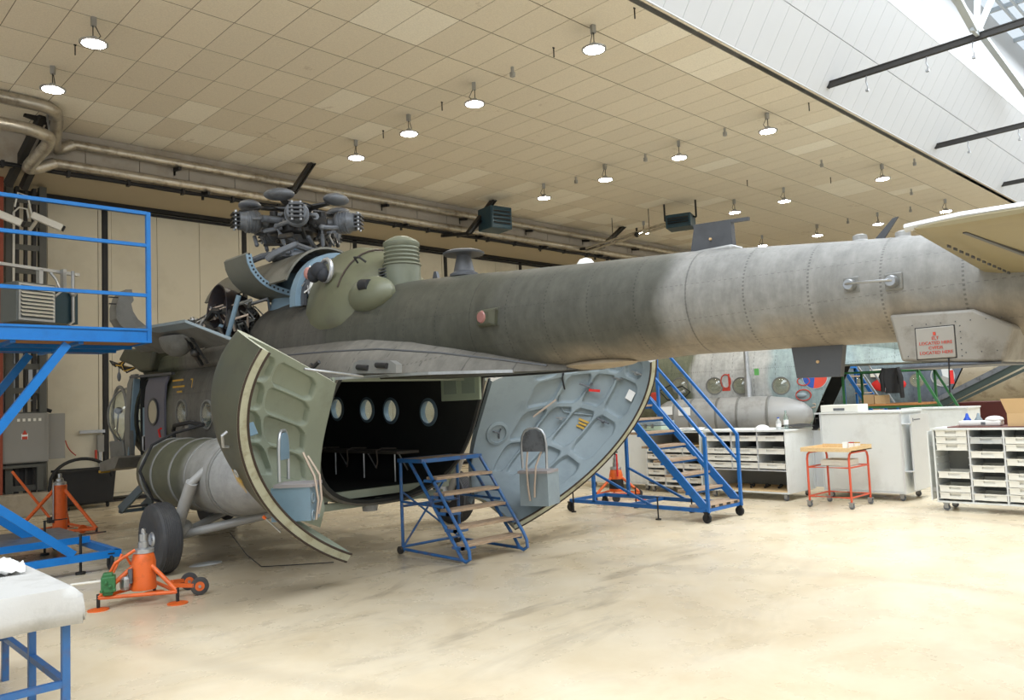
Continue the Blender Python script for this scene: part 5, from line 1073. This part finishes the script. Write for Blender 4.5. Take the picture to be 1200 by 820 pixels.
# ---- blue work platform, left
t = thing('work_platform', 'big blue steel access platform with plywood deck and railings at left', 'platform', (3.53, 11.0, 0))
X1, X0_, DZ = .38, -3.6, 2.93
part('fascia', MB().box(X0_,X1,-.04,.0,DZ,DZ+.19).box(X0_,X1,-.06,-.04,DZ,DZ+.03).box(X0_,X1,-.06,-.04,DZ+.16,DZ+.19), 'blue', t)
part('end_beam', MB().box(X1-.05,X1,0,2.0,DZ,DZ+.19), 'blue', t); part('rear_beam', MB().box(X0_,X1,1.96,2.0,DZ,DZ+.19), 'blue', t)
for y in (.55,1.2): part('joist', MB().box(X0_,X1-.05,y,y+.05,DZ-.04,DZ+.01), 'blue', t)
for x in (-3.0,-2.1,-1.25,-.5): part('cross_joist', MB().box(x,x+.06,.0,1.96,DZ-.03,DZ+.01), 'blue', t)
for k in range(4): part('deck_board', MB().box(X0_+k*.98+.005,X0_+(k+1)*.98-.005,.01,1.95,DZ+.012,DZ+.037), 'ply', t)
part('corner_post', MB().box(X1-.055,X1,-.055,0,DZ,DZ+1.78), 'blue', t); None
for z in (1.74,1.30,.62): part('railing', MB().box(X0_,X1-.05,-.05,0,DZ+z-.0,DZ+z+.045), 'blue', t)
part('post', MB().box(-2.2,-2.15,-.05,0,DZ,DZ+1.1), 'blue', t)
for y in (.05, 1.9):
    part('diagonal_brace', MB().bar((-.62,y,DZ-.03),(-2.0,y,.95),.08,.10), 'blue', t)
    part('upright', MB().bar((-1.45,y,.2),(-1.45,y,DZ),.07), 'blue', t)
    part('lower_brace', MB().bar((-1.5,y,1.05),(-.55,y,.26),.06,.10), 'blue', t)
    part('base_rail', MB().bar((-2.6,y,.21),(-.02,y,.21),.07,.09), 'blue', t)
for x_ in (-.03, -1.45): part('base_cross', MB().bar((x_,.02,.21),(x_,2.7,.21),.07,.09), 'blue', t)
part('base_shelf', MB().box(-1.3,-.06,1.2,2.6,.30,.33), 'hubgrey', t); part('shelf_edge', MB().box(-1.3,-.04,1.16,1.2,.24,.33), 'blue', t)
for x, y in ((-.12,.05),(-.12,2.6),(-2.4,.05)): caster(t, x, y, .10)
for x, y in ((-.45,.12),(-.35,2.2)): part('screw_jack', MB().tube([(x,y,.02),(x,y,.5)], .017, 8).tube([(x,y,0),(x,y,.03)], .06, 12).bar((x-.02,y,.49),(x+.3,y,.49),.015), 'blackmetal', t)
# ---- draped work table, bottom left
t = thing('work_table', 'blue tube-legged work table at the lower left corner', 'table', (1.50, 5.45, 0))
for x, y in ((-.06,.06),(-.06,1.62),(-.85,.06),(-.85,1.62),(-.06,.85)): part('leg', MB().box(x-.022,x+.022,y-.022,y+.022,0,.86), 'blue2', t)
part('rail', MB().box(-.08,-.04,.08,1.6,.30,.34).box(-.83,-.08,.04,.08,.30,.34).box(-.83,-.08,1.6,1.64,.30,.34), 'blue2', t); part('table_top', MB().box(-1.7,-.02,.02,1.68,.86,.885), 'wood', t)
random.seed(3)
def clothm():
    m_ = MB(); N = 26; rows = []
    for j in range(N+1):
        row = []
        for i in range(N+1):
            a = -1.75+(1.95)*i/N; b = -.22+(2.05)*j/N; z = .893
            ox = max(0, a-.0); oy = max(0, -b); oy2 = max(0, b-1.72)
            x = a-ox*.96; y = b+oy*.96-oy2*.96; drop = max(ox, oy, oy2)
            w = .012*math.sin(b*9+a*3)+.010*math.sin(a*11-b*4)
            if drop > 0: x += w*(1 if ox else 0); y -= w*(1 if oy else 0)
            row.append((x+(.012 if ox else 0), y-(.012 if oy else 0), z-drop*.98+(.004*math.sin(a*5)*math.sin(b*6))))
        rows.append(row)
    m_.loft(rows, False); return m_
o = part('cloth', clothm(), 'cloth', None, 60); s_ = o.modifiers.new('s', 'SOLIDIFY'); s_.thickness = .004; s_.offset = 1
tag(o, 'grey-white cloth draped over the work table in the lower left corner', 'cloth', None, (1.50, 5.45, 0))
def rag():
    rows = []
    for j in range(13):
        rows.append([(.20*(i/12-.5)*2*(1-.2*abs(j/6-1)), .24*(j/12-.5)*2, .02+.028*abs(math.sin(i*1.1+j*.7))+.018*math.sin(j*1.9+i*.4)) for i in range(13)])
    return MB().loft(rows, False)
o = part('rag', rag(), 'paper', None, 60); s_ = o.modifiers.new('s', 'SOLIDIFY'); s_.thickness = .012; s_.offset = 0
tag(o, 'crumpled white rag lying on the draped work table', 'rag', None, (1.22, 6.45, .90))
# ================================================================== TRAY CABINETS AND WHAT IS ON THEM
def traym(clear=False, w=.44, d=.5, h=.097):
    t_ = .006; m_ = MB()
    m_.box(-w/2+.02,w/2-.02,0,d,0,t_).box(-w/2,-w/2+.012,0,d,0,h).box(w/2-.012,w/2,0,d,0,h).box(-w/2,w/2,d-.01,d,0,h)
    m_.box(-w/2,-.08,-.012,0,0,h).box(.08,w/2,-.012,0,0,h).box(-.08,.08,-.012,0,0,h*.45).box(-.08,.08,.012,.02,0,h).box(-.10,.10,-.03,-.012,.0,.018).box(-w/2-.008,w/2+.008,-.02,-.008,h-.015,h)
    # turn so that the front faces -X and the width runs along Y
    m_.v = [(y, -x, z) for x, y, z in m_.v]; return m_
traymesh = {}
for k_, mt in (('o', 'tray'), ('c', 'tray_clear')):
    me = traym().mesh('storage_tray'); recalc(me); me.materials.append(M[mt]); traymesh[k_] = me
def tray(loc, label, group, k='o', sy=1):
    o = bpy.data.objects.new('storage_tray', traymesh[k]); COL.objects.link(o); o.location = loc; o.scale = (1, sy, 1)
    o['label'] = label; o['category'] = 'tray'; o['group'] = group; return o
def cabinet(label, x, y0, y1, z1, depth, cols=None, z0=.13, shelf=None, mat='cabgrey', leafs=(), closed=False, runners=True):
    """open or closed roller cabinet whose front faces -X"""
    t = thing('roller_cabinet', label, 'cabinet', (x, y0, 0)); w = y1-y0; th = .022
    part('top_panel', MB().box(-.02,depth,-.02,w+.02,z1-.03,z1), mat, t); part('bottom_panel', MB().box(0,depth,0,w,z0,z0+.025), mat, t)
    part('side_panel', MB().box(0,depth,0,th,z0+.025,z1-.03), mat, t); part('side_panel', MB().box(0,depth,w-th,w,z0+.025,z1-.03), mat, t)
    part('back_panel', MB().box(depth-.015,depth,th,w-th,z0+.025,z1-.03), 'cabin_in', t)
    if closed: part('front_panel', MB().box(0,.02,th+.004,w-th-.004,z0+.03,z1-.035), mat, t); part('edge_trim', MB().box(-.012,0,0,.03,z0,z1-.03).box(-.012,0,w-.02,w,z0,z1-.03).box(-.012,0,.03,w-.02,z0,z0+.02), 'cabedge', t)
    for c in (cols or [])[1:-1]: part('divider', MB().box(0,depth-.015,c-.012-y0,c+.012-y0,(shelf or z0)+.02,z1-.03), 'cabedge', t)
    if shelf: part('shelf', MB().box(0,depth-.015,th,w-th,shelf,shelf+.022), mat, t)
    for cx in (.10, depth-.12):
        for cy in (.10, w-.10): caster(t, cx, cy, .05, 'hubgrey')
    return t
def runners(t, x, y0, cols, zs, depth=.45):
    m_ = MB()
    for a, b in zip(cols[:-1], cols[1:]):
        for z in zs: m_.box(.01,depth,a+.012-y0,a+.026-y0,z,z+.008).box(.01,depth,b-.026-y0,b-.012-y0,z,z+.008)
    part('tray_runner', m_, 'cabedge', t, kind='stuff')
ordw = ['top','second','third','fourth','fifth','sixth','seventh','eighth','ninth','tenth','eleventh']
# right cabinet, 10 levels
cx = 13.30; cols = [4.36,3.84,3.37,2.90]; 
c3 = cabinet('open light grey tray cabinet at the right edge of the picture', cx, 2.42, 4.37, 1.27, .62)
for c in (3.865, 3.40, 2.93): part('divider', MB().box(0,.6,c-2.42-.012,c-2.42+.012,.155,1.24), 'cabedge', c3)
colr = [(4.35, 3.865), (3.865, 3.40), (3.40, 2.93), (2.93, 2.44)]
zs = [1.14-.1055*k for k in range(10)]
occ = [[(0,'o'),(1,'o'),(2,'o'),(6,'o'),(8,'o'),(9,'o')], [(1,'c'),(3,'o'),(5,'o'),(7,'o'),(9,'o')], [(1,'o'),(2,'o'),(4,'o'),(6,'o'),(7,'o'),(8,'o'),(9,'o')], [(1,'o'),(2,'o'),(5,'o'),(7,'o')]]
m_ = MB()
for a, b in colr:
    for z in zs: m_.box(.01,.55,b+.012-2.42,b+.03-2.42,z-.006,z+.002).box(.01,.55,a-.03-2.42,a-.012-2.42,z-.006,z+.002)
part('tray_runner', m_, 'cabedge', c3, kind='stuff')
for ci, (a, b) in enumerate(colr):
    seen = 0
    for k, m in occ[ci]:
        nm = 'milky grey plastic' if m == 'c' else 'white plastic'
        tray((cx+.015, (a+b)/2, zs[k]), '%s tray, %s from the top in the %s column of the right-hand cabinet' % (nm, ordw[seen], ordw[ci].replace('top', 'first')), 'trays in the right-hand cabinet', m, .97); seen += 1
lf = part('door_leaf', MB().box(-.05,-.03,0,.62,.16,1.22), 'cabgrey', c3)
lf.location = (0, 1.98, 0); lf.rotation_euler = (0, 0, math.radians(-84)); 
part('hinge', MB().box(-.03,.0,1.95,1.98,.3,.36), 'steel', c3); part('hinge', MB().box(-.03,0,1.95,1.98,1.0,1.06), 'steel', c3)
# closed tall cabinet
c4 = cabinet('tall closed light grey roller cabinet standing behind the red trolley', 14.09, 5.10, 6.52, 1.53, .95, closed=True)
part('open_door', MB().box(.12,.97,-.11,-.085,.18,1.46), 'cabedge', c4); part('bracket', MB().box(-.01,.14,-.11,0,1.30,1.315).box(-.01,.14,-.11,0,.5,.515), 'cabedge', c4)
part('label_plate', MB().box(.20,.23,-.113,-.11,1.34,1.40).box(.25,.55,-.113,-.11,1.36,1.38), 'hubgrey', c4)
part('top_lip', MB().box(-.04,.0,1.40,1.50,1.50,1.53), 'cabedge', c4)
# cabinet with three columns and low bay
def traycab(label, x, y0, y1, z1, depth, ncol, zrow, shelf, occ, nm):
    t = cabinet(label, x, y0, y1, z1, depth); w = (y1-y0-.04)/ncol
    for k in range(1, ncol): part('divider', MB().box(0,depth-.02,.02+k*w-.01,.02+k*w+.01,(shelf or .155)+.0,z1-.03 if zrow[0] > z1-.35 else zrow[0]+.12), 'cabedge', t)
    if shelf: part('shelf', MB().box(0,depth-.02,.022,y1-y0-.022,shelf-.02,shelf), 'cabedge', t)
    for c in range(ncol):
        n_ = 0
        for r, z in enumerate(zrow):
            if (c, r) in occ: continue
            tray((x+.015, y1-.02-w*(c+.5), z), 'off-white tray, %s from the top in the %s column of the %s' % (ordw[n_], ordw[c].replace('top', 'leftmost'), nm), 'trays in the '+nm, 'o', w/.47); n_ += 1
    return t
c1 = traycab('open grey tray cabinet with a low bay, bottles standing on top', 13.25, 6.78, 8.42, 1.26, 1.05, 3, (1.06,.83,.70,.57), .545, {(2,2)}, 'middle cabinet')
part('bay_board', MB().box(.03,.95,.03,1.6,.155,.175), 'pine', c1)
for k in range(5): tag(part('hand_tool', MB().bar((0,0,0),(.12+.03*k,.05*(k % 3),.02),.03,.03).ball((.1,0,.03),.035, n=8, m=6), 'blackmetal'), 'dark tool lying in the low bay of the middle cabinet, %s from the left' % ['first','second','third','fourth','fifth'][k], 'tool', 'tools in the low bay', (13.4+.05*k, 8.15-.25*k, .195))
part('door_leaf', MB().box(1.05,1.07,-.24,.02,.16,1.2).box(1.02,1.07,-.02,.0,.16,1.2), 'cabedge', c1)
part('door_leaf', MB().box(-.02,.35,1.66,1.68,.16,1.22).box(-.02,.35,1.74,1.76,.16,1.22), 'cabgrey', c1)
c0 = traycab('open grey tray cabinet with an empty top bay, seen through the tall blue stair', 13.45, 8.62, 9.98, 1.24, .95, 3, (.82,.68,.50,.36,.22), .0, {(1,3)}, 'stair-side cabinet')
part('shelf', MB().box(0,.93,.022,1.34,.94,.96), 'pine', c0)
cA = cabinet('closed grey cabinet back showing behind the lower edge of the right clamshell door', 13.6, 10.05, 11.7, 1.22, .9, closed=True)
cB = cabinet('grey roller cabinet half hidden behind the tall closed cabinet', 17.1, 4.95, 6.15, 1.50, .8, closed=True)
# ---- loose things on the cabinets
def bottle(label, loc, h, r, cap, body='bottle'):
    t = thing('bottle', label, 'bottle', loc, 0, 'bottles on the middle cabinet')
    part('body', MB().lathe([(0,0),(r,.004),(r,h*.62),(r*.45,h*.8),(r*.4,h*.92)], n=18), body, t, 40); part('cap', MB().lathe([(r*.45,h*.92),(r*.45,h),(0,h)], n=14), cap, t, 40)
    part('label_band', MB().lathe([(r*1.01,h*.25),(r*1.01,h*.5)], n=18), 'paper', t, 40)
bottle('short clear bottle with a blue cap on the middle cabinet', (13.42, 6.98, 1.26), .22, .045, 'bottleblue', 'tray_clear')
bottle('tall pale green bottle beside the blue-capped one on the middle cabinet', (13.55, 6.90, 1.26), .34, .042, 'bottle')
tag(part('dome_cover', MB().ball((0,0,0), .16, .13, .09, 16, 8, 0, 1), 'paper', smooth=50), 'white dome-shaped cap lying beside the bottles on the cabinet', 'cap', None, (13.45, 7.32, 1.26))
tag(part('paper_stack', MB().box(-.12,.12,-.2,.2,0,.012), 'paper'), 'white papers on the middle cabinet near its right corner', 'paper', None, (13.5, 6.98-.1-.0+.0, 1.26)) if False else None
tag(part('folded_sheet', MB().loft([[(x, y, .02+.03*math.sin(x*9+y*5)**2) for x in [-.2+.05*i for i in range(9)]] for y in [-.3+.06*j for j in range(11)]], False), 'paper', smooth=60), 'crumpled white sheet on top of the middle cabinet', 'sheet', None, (13.6, 8.9, 1.25))
tag(part('black_cloth', MB().loft([[(x, y, .015+.05*abs(math.sin(x*8+y*7))*abs(math.cos(y*6))) for x in [-.3+.06*i for i in range(11)]] for y in [-.25+.05*j for j in range(11)]], False), 'black', smooth=60), 'black cloth heaped on the cabinet between the bottles and the tall cabinet', 'cloth', None, (14.0, 6.95, 1.27))
t = thing('instrument_case', 'pale green-grey hard case on the cabinet behind the stair treads', 'case', (13.9, 10.0, 1.24))
part('body', MB().box(-.25,.25,-.3,.3,0,.1), 'lightgrn', t, bevel=.02); part('lid', MB().box(-.25,.25,-.3,.3,.105,.2), 'primer', t, bevel=.02); part('latch', MB().box(-.27,-.25,-.12,-.06,.07,.14).box(-.27,-.25,.06,.12,.07,.14), 'steel', t)
t = thing('parts_box', 'long white plastic box on top of the tall closed cabinet', 'box', (14.35, 6.18, 1.53))
part('body', MB().box(-.2,.25,-.34,.34,0,.13), 'tray', t, bevel=.01); part('handle', MB().box(-.21,-.2,-.1,.1,.03,.07), 'hubgrey', t)
t = thing('carton', 'opened brown cardboard box on the right-hand cabinet at the picture edge', 'box', (13.62, 3.16, 1.275))
part('body', MB().box(-.2,.2,-.2,.2,0,.2), 'card', t); part('flap', MB().prism([(-.2,-.2,.2),(-.2,.2,.2),(-.26,.26,.42),(-.26,-.2,.42)], (.006,0,0)), 'card', t)
tag(part('brown_board', MB().box(-.26,.26,-.62,.62,0,.014), 'brownmat'), 'thin reddish-brown board on top of the right-hand cabinet', 'board', None, (13.62, 3.55, 1.272))
t = thing('white_casing', 'rounded white plastic equipment casing on the right-hand cabinet', 'casing', (13.62, 3.78, 1.288))
part('body', MB().box(-.1,.12,-.3,.28,0,.08), 'white', t, bevel=.025); part('bulge', MB().ball((0,-.2,.09), .1, .13, .06), 'white', t, 50); part('dark_port', MB().box(-.105,-.1,-.1,-.04,.02,.06), 'hubgrey', t)
for i, (x, y) in enumerate(((13.85,4.02),(13.85,3.86))): tag(part('oil_can', MB().lathe([(.05,0),(.055,.1),(.03,.14),(.015,.2)], n=14).box(-.02,.02,-.1,-.05,.04,.06), ('bottleblue','primer')[i], smooth=40), ('blue can' , 'pale grey-blue can')[i]+' behind the white casing on the right-hand cabinet', 'can', 'cans behind the casing', (x, y, 1.275))
# ---- red trolley with wooden tray
t = thing('trolley', 'red-orange tubular trolley with a wooden tray top', 'trolley', (12.83, 5.50, 0))
W_, D_ = .75, .72
for y in (0, .70):
    part('leg_frame', MB().tube([(0,y,.10),(0,y,.80),(.03,y,.87),(.09,y,.90),(W_-.09,y,.90),(W_-.03,y,.87),(W_,y,.80),(W_,y,.10)], .018, 10), 'orange_red', t, 50)
for z in (.18, .66): part('rail', MB().tube([(0,0,z),(0,.70,z),(W_,.70,z),(W_,0,z)], .014, 8, False, True), 'orange_red', t)
part('wooden_tray', MB().box(-.05,W_+.03,-.06,.78,.92,.935), 'pine', t); part('tray_rim', MB().box(-.06,-.045,-.06,.78,.92,.985).box(W_+.03,W_+.045,-.06,.78,.92,1.0).box(-.045,W_+.03,.765,.78,.92,.99).box(-.045,W_+.03,-.06,-.045,.92,1.0), 'pine', t)
for x in (0, W_):
    for y in (0, .70): caster(t, x, y, .045, 'hubgrey')
tag(part('lower_tray', MB().box(0,.42,0,.46,0,.006).box(0,.01,0,.46,0,.1).box(.41,.42,0,.46,0,.1).box(.01,.41,0,.01,0,.1).box(.01,.41,.45,.46,0,.1).box(-.012,0,.14,.32,.02,.05), 'tray'), 'white tray resting on the middle rails of the red trolley', 'tray', None, (12.98, 5.58, .675))
tag(part('documents', MB().box(-.15,.15,-.21,.21,0,.01).box(-.1,.16,-.25,.05,.01,.016), 'paper'), 'white documents lying in the wooden tray of the trolley', 'paper', None, (13.05, 5.98, .936))
for i, (x, y, c) in enumerate(((13.25,5.72,'paper'),(13.28,5.63,'redmark'),(13.3,5.54,'yellow'))):
    t2 = thing('small_carton', ('plain white','red-striped','yellow-topped')[i]+' small carton at the corner of the wooden tray', 'box', (x, y, .936), 0, 'small cartons on the trolley')
    part('body', MB().box(-.03,.03,-.035,.035,0,.1), 'paper', t2); part('stripe', MB().box(-.032,.032,-.037,.037,.1,.115), c, t2)
# ================================================================== BACKGROUND HELICOPTERS AND STAGING
skin2 = heli_skin('blue_grey_camouflage', [(-10, (146,160,156)), (-2.6, (140,158,160)), (-1.3, (150,166,166)), (-.6, (176,176,172)), (1.3, (104,108,88)), (4, (96,102,84))], .8, .12, False, .5)
skin3 = heli_skin('plain_blue_grey_skin', [(-10, (150,164,166)), (-2.9, (92,102,116)), (-.6, (112,128,136)), (3, (120,136,142))], .8, .3, False, .5)
RZ = math.radians(15.7)
H2 = thing('helicopter', 'blue-grey and green helicopter with portholes and a grey side tank, behind the blue stairs', 'helicopter', (18.85, 10.38, .25), RZ)
build_heli(H2, skin2, False, [12.8, 11.81, 10.91, 10.25, 9.30])
def ring_mark(par, Y, z, r, mat='redmark', rz=None):
    rz = rz or r; hp_('red_masking', MB().tube([(4.842, Y+r*math.cos(k*PI/8), z+rz*math.sin(k*PI/8)) for k in range(16)], .014, 5, False, True), mat, par)
for Y in (10.62,): ring_mark(H2, Y, 2.02, .12, rz=.17); hp_('red_spray', MB().box(4.845,4.85,Y-.1,Y+.1,1.78,1.86).box(4.845,4.85,Y-.1,Y-.06,1.86,2.2), 'redmark', H2)
ring_mark(H2, 8.78, 1.93, .14, rz=.10); ring_mark(H2, 8.80, 1.60, .17, rz=.13)
hp_('blister', MB().ball((4.86,8.85,1.60), .06, .13, .07), 'primer', H2)
hp_('red_masking', MB().ball((4.85,12.5,1.72), .012, .16, .11), 'redmark', H2)
def disc(par, Y, z, r, cols, nm='roundel', x=4.838):
    for i, (a0, a1, c) in enumerate(cols):
        pts = [(x, Y, z)]+[(x, Y-r*math.cos(a0+(a1-a0)*k/10), z+r*math.sin(a0+(a1-a0)*k/10)) for k in range(11)]
        hp_(nm, MB().prism(pts, (.004,0,0)), c, par, 0)
blue_r = paint('roundel_blue', (44,84,170), .5); red_r = paint('roundel_red', (214,74,56), .5); wh_r = paint('roundel_white', (216,220,222), .5); gr_r = paint('roundel_grey', (110,124,136), .5)
hp_('roundel_edge', MB().lathe([(0,4.842),(.29,4.842)], (0,8.52,2.02), 'x', 28), wh_r, H2, 0)
disc(H2, 8.52, 2.02, .27, ((PI*.78,PI*1.45,blue_r),(PI*1.45,PI*2.12,red_r),(PI*.12,PI*.78,wh_r)))
hp_('shock_strut', MB().tube([(4.70,10.05,2.75),(4.62,10.02,1.0)], .06, 12).tube([(4.68,10.04,2.1),(4.64,10.03,1.5)], .085, 12), 'alu', H2)
hp_('green_tag', MB().box(4.45,4.52,9.72,9.82,2.12,2.28), paint('bright_green', (92,160,84), .5), H2)
hp_('tank_label', MB().box(3.99,4.0,11.75,12.05,1.25,1.45).box(3.99,4.0,11.3,11.6,1.22,1.42), 'paper', H2)
hp_('hose', MB().tube([(4.75,12.0,2.0),(4.68,12.3,1.85),(4.7,12.1,1.62),(4.66,11.7,1.6),(4.72,11.5,1.8),(4.72,11.7,1.95),(4.75,11.9,1.9)], .02, 6), 'black', H2)
hp_('grey_nozzle', MB().tube([(4.6,11.75,1.62),(4.6,11.75,1.78),(4.6,11.6,1.82)], .04, 8), 'alu', H2)
hp_('rope', MB().tube([(4.9,8.6,1.75),(4.92,8.62,1.45)], .014, 6).tube([(4.92+.05*math.cos(k),8.6+.06*math.sin(k*1.3),1.42-.012*k) for k in range(14)], .014, 6), 'strap', H2)
hp_('cabin_rack', MB().box(5.6,7.1,8.7,8.74,1.0,1.03).box(5.6,7.1,8.7,8.74,1.4,1.43).box(5.6,7.1,8.7,8.74,1.9,1.93).box(5.6,5.64,8.7,8.74,.9,2.3).box(6.3,6.34,8.7,8.74,.9,2.3).box(7.06,7.1,8.7,8.74,.9,2.3), 'blackmetal', H2)
H3 = thing('helicopter', 'grey-blue helicopter with a round grey emblem and sloping rear ramp, farthest right', 'helicopter', (26.87, 10.03, .3), RZ)
build_heli(H3, skin3, False, [12.8, 11.81, 10.91, 10.25, 9.30], None, False)
hp_('roundel_edge', MB().lathe([(0,4.842),(.33,4.842)], (0,8.6,1.95), 'x', 28), wh_r, H3, 0)
disc(H3, 8.6, 1.95, .29, ((PI*.55,PI*1.2,gr_r),(PI*1.2,PI*1.85,'tankgrey'),(PI*-.15,PI*.55,wh_r)))
rmp = hp_('rear_ramp', MB().bar((4.95,8.95,1.0),(4.95,5.55,2.75),.06,.26).bar((7.2,8.95,1.0),(7.2,5.55,2.75),.06,.26).bar((4.9,8.85,.85),(4.9,5.3,2.6),.05,.08), paint('ramp_dark_green', (48,62,58), .5), H3, 20)
hp_('red_edge_text', MB().bar((4.9,8.6,1.38),(4.9,5.6,2.86),.01,.03), 'redmark', rmp)
hp_('ramp_edge_plate', MB().bar((4.88,8.9,1.18),(4.88,5.5,2.90),.03,.14), 'hubgrey', rmp)
for k in range(5): hp_('cross_member', MB().bar((4.95,8.6-.62*k,1.15+.32*k),(7.2,8.6-.62*k,1.15+.32*k),.08), 'darksteel', rmp)
hp_('red_cover', MB().ball((4.8,10.1,1.75), .08, .5, .22), 'red', H3); hp_('white_box', MB().box(4.7,4.85,10.2,10.6,2.0,2.25), 'tray', H3, bevel=.02)
# tan fuselage beyond it
T3 = thing('fuselage_section', 'bare tan and silver fuselage section beyond the sloping ramp at far right', 'fuselage', (33.6, 8.9, 0), RZ); T3.scale = (1.35, 1.35, 1.2)
part('shell', MB().loft([[(1.1*math.cos(2*PI*k/28), y, 2.0+h*math.sin(2*PI*k/28)) for k in range(28)] for y, h in ((-3.2,.8),(-1.5,1.0),(0,1.15),(1.7,1.2))], True, True, True), paint('bare_tan_metal', (176,166,146), .45, .2, .1, 3, (120,108,90), .7, 3), T3, 50)
part('dark_opening', MB().box(-1.12,-.8,-2.2,-1.2,.9,1.7), 'black', T3); part('cradle', MB().box(-.9,.9,-2,-1.8,0,1.1).box(-.9,.9,1,1.2,0,1.0), 'darksteel', T3)
tag(part('dark_red_crate', MB().box(-.5,.5,-.7,.7,0,1.5), paint('dark_red_crate', (84,34,30), .7), bevel=.01), 'dark red crate behind the white casing in the background', 'crate', None, (22.5, 5.9, 0))
# ---- green staging with plank deck
G = thing('green_staging', 'green tubular work staging with a plank deck and stair rails in the background', 'staging', (19.0, 6.45, 0))
for x in (0, 1.1):
    for y in (0, 1.7): part('post', MB().bar((x,y,0),(x,y,2.34),.05), 'green', G)
    part('top_rail', MB().bar((x,0,2.33),(x,1.7,2.33),.045), 'green', G)
    part('stair_rail', MB().bar((x,0,2.33),(x,-.55,1.25),.05).bar((x,-.55,1.25),(x,-.55,.0),.05), 'green', G); part('stringer', MB().bar((x,.3,1.45),(x,-.75,.1),.05,.1), 'green', G)
for z in (1.5, .3): part('rail', MB().bar((0,0,z),(0,1.7,z),.045).bar((1.1,0,z),(1.1,1.7,z),.045).bar((0,0,z),(1.1,0,z),.045).bar((0,1.7,z),(1.1,1.7,z),.045), 'green', G)
for k in range(4): part('deck_plank', MB().box(-.05+k*.3,.235+k*.3,-.05,1.75,1.53,1.575), 'ply', G)
for k in range(5): part('stair_tread', MB().box(.03,1.07,-.62+.18*k,-.42+.18*k,.25+.24*k,.28+.24*k), 'wood', G)
for x in (0, 1.1): part('caster', MB().lathe([(.03,-.02),(.07,-.02),(.07,.02),(.03,.02)], (x,-.7,.07), 'x', 12), 'black', G)
B = thing('blue_ladder_steps', 'blue and white background steps behind the black jacket', 'steps', (22.2, 8.6, 0))
for x in (0, .8): part('stringer', MB().bar((x,0,1.0),(x,.9,2.55),.05,.09), 'blue3', B); part('handrail', MB().bar((x,-.2,1.4),(x,.7,2.95),.04), 'alu', B); part('post', MB().bar((x,.9,0),(x,.9,2.6),.05), 'blue3', B); part('brace', MB().bar((x,.9,1.2),(x,-.2,.1),.04), 'blue3', B)
part('foot', MB().bar((0,-.2,0),(0,-.2,1.4),.05).bar((.8,-.2,0),(.8,-.2,1.4),.05), 'blue3', B)
for k in range(6): part('tread', MB().box(0,.8,.02+.14*k,.2+.14*k,1.1+.24*k,1.13+.24*k), 'wood', B)
part('platform', MB().box(-.05,.85,.85,1.6,2.55,2.6), 'blue', B)
for i, (y, z, w, h, lb) in enumerate(((7.72,2.60,.42,.24,'brown carton on the blue platform in the background'),)):
    t = thing('carton', lb, 'box', (22.5, 9.9, 2.6)); part('body', MB().box(-.2,.2,-.25,.25,0,h), 'card', t); part('tape', MB().box(-.202,.202,-.03,.03,h-.01,h+.003), 'pine', t)
for i, (y, lb) in enumerate(((7.62, 'larger brown carton on the green staging deck'), (7.36, 'smaller pale carton on the green staging deck'))):
    t = thing('carton', lb, 'box', (19.25, y, 1.575), 0, 'cartons on the staging'); h = (.22, .2)[i]; part('body', MB().box(-.14,.14,-.12,.12,0,h), ('card','pine')[i], t); part('tape', MB().box(-.142,.142,-.02,.02,h-.006,h+.002), 'strap', t)
jk = MB().loft([[(.05*math.sin(5*t+z*4)+.04, (-.16-.03*math.sin(z*9))+(.34+.05*math.sin(z*6))*t, z) for t in [k/8 for k in range(9)]]+[(-.05+.04*math.sin(6*t+z*5), (-.16-.03*math.sin(z*9))+(.34+.05*math.sin(z*6))*t, z) for t in [k/8 for k in range(8,-1,-1)]] for z in (-.55,-.45,-.33,-.2,-.07,.03)], True, True, True)
jk.tube([(-.02,-.14,.03),(-.05,-.20,-.2),(-.03,-.19,-.45),(-.04,-.21,-.66)], [.05,.06,.055,.045], 10).tube([(-.02,.16,.03),(-.05,.22,-.15),(-.04,.20,-.35),(-.03,.22,-.5)], [.05,.06,.055,.045], 10)
tag(part('jacket', jk, 'black', smooth=60), 'black jacket hung over the green rail of the staging', 'jacket', None, (18.93, 6.98, 2.36))
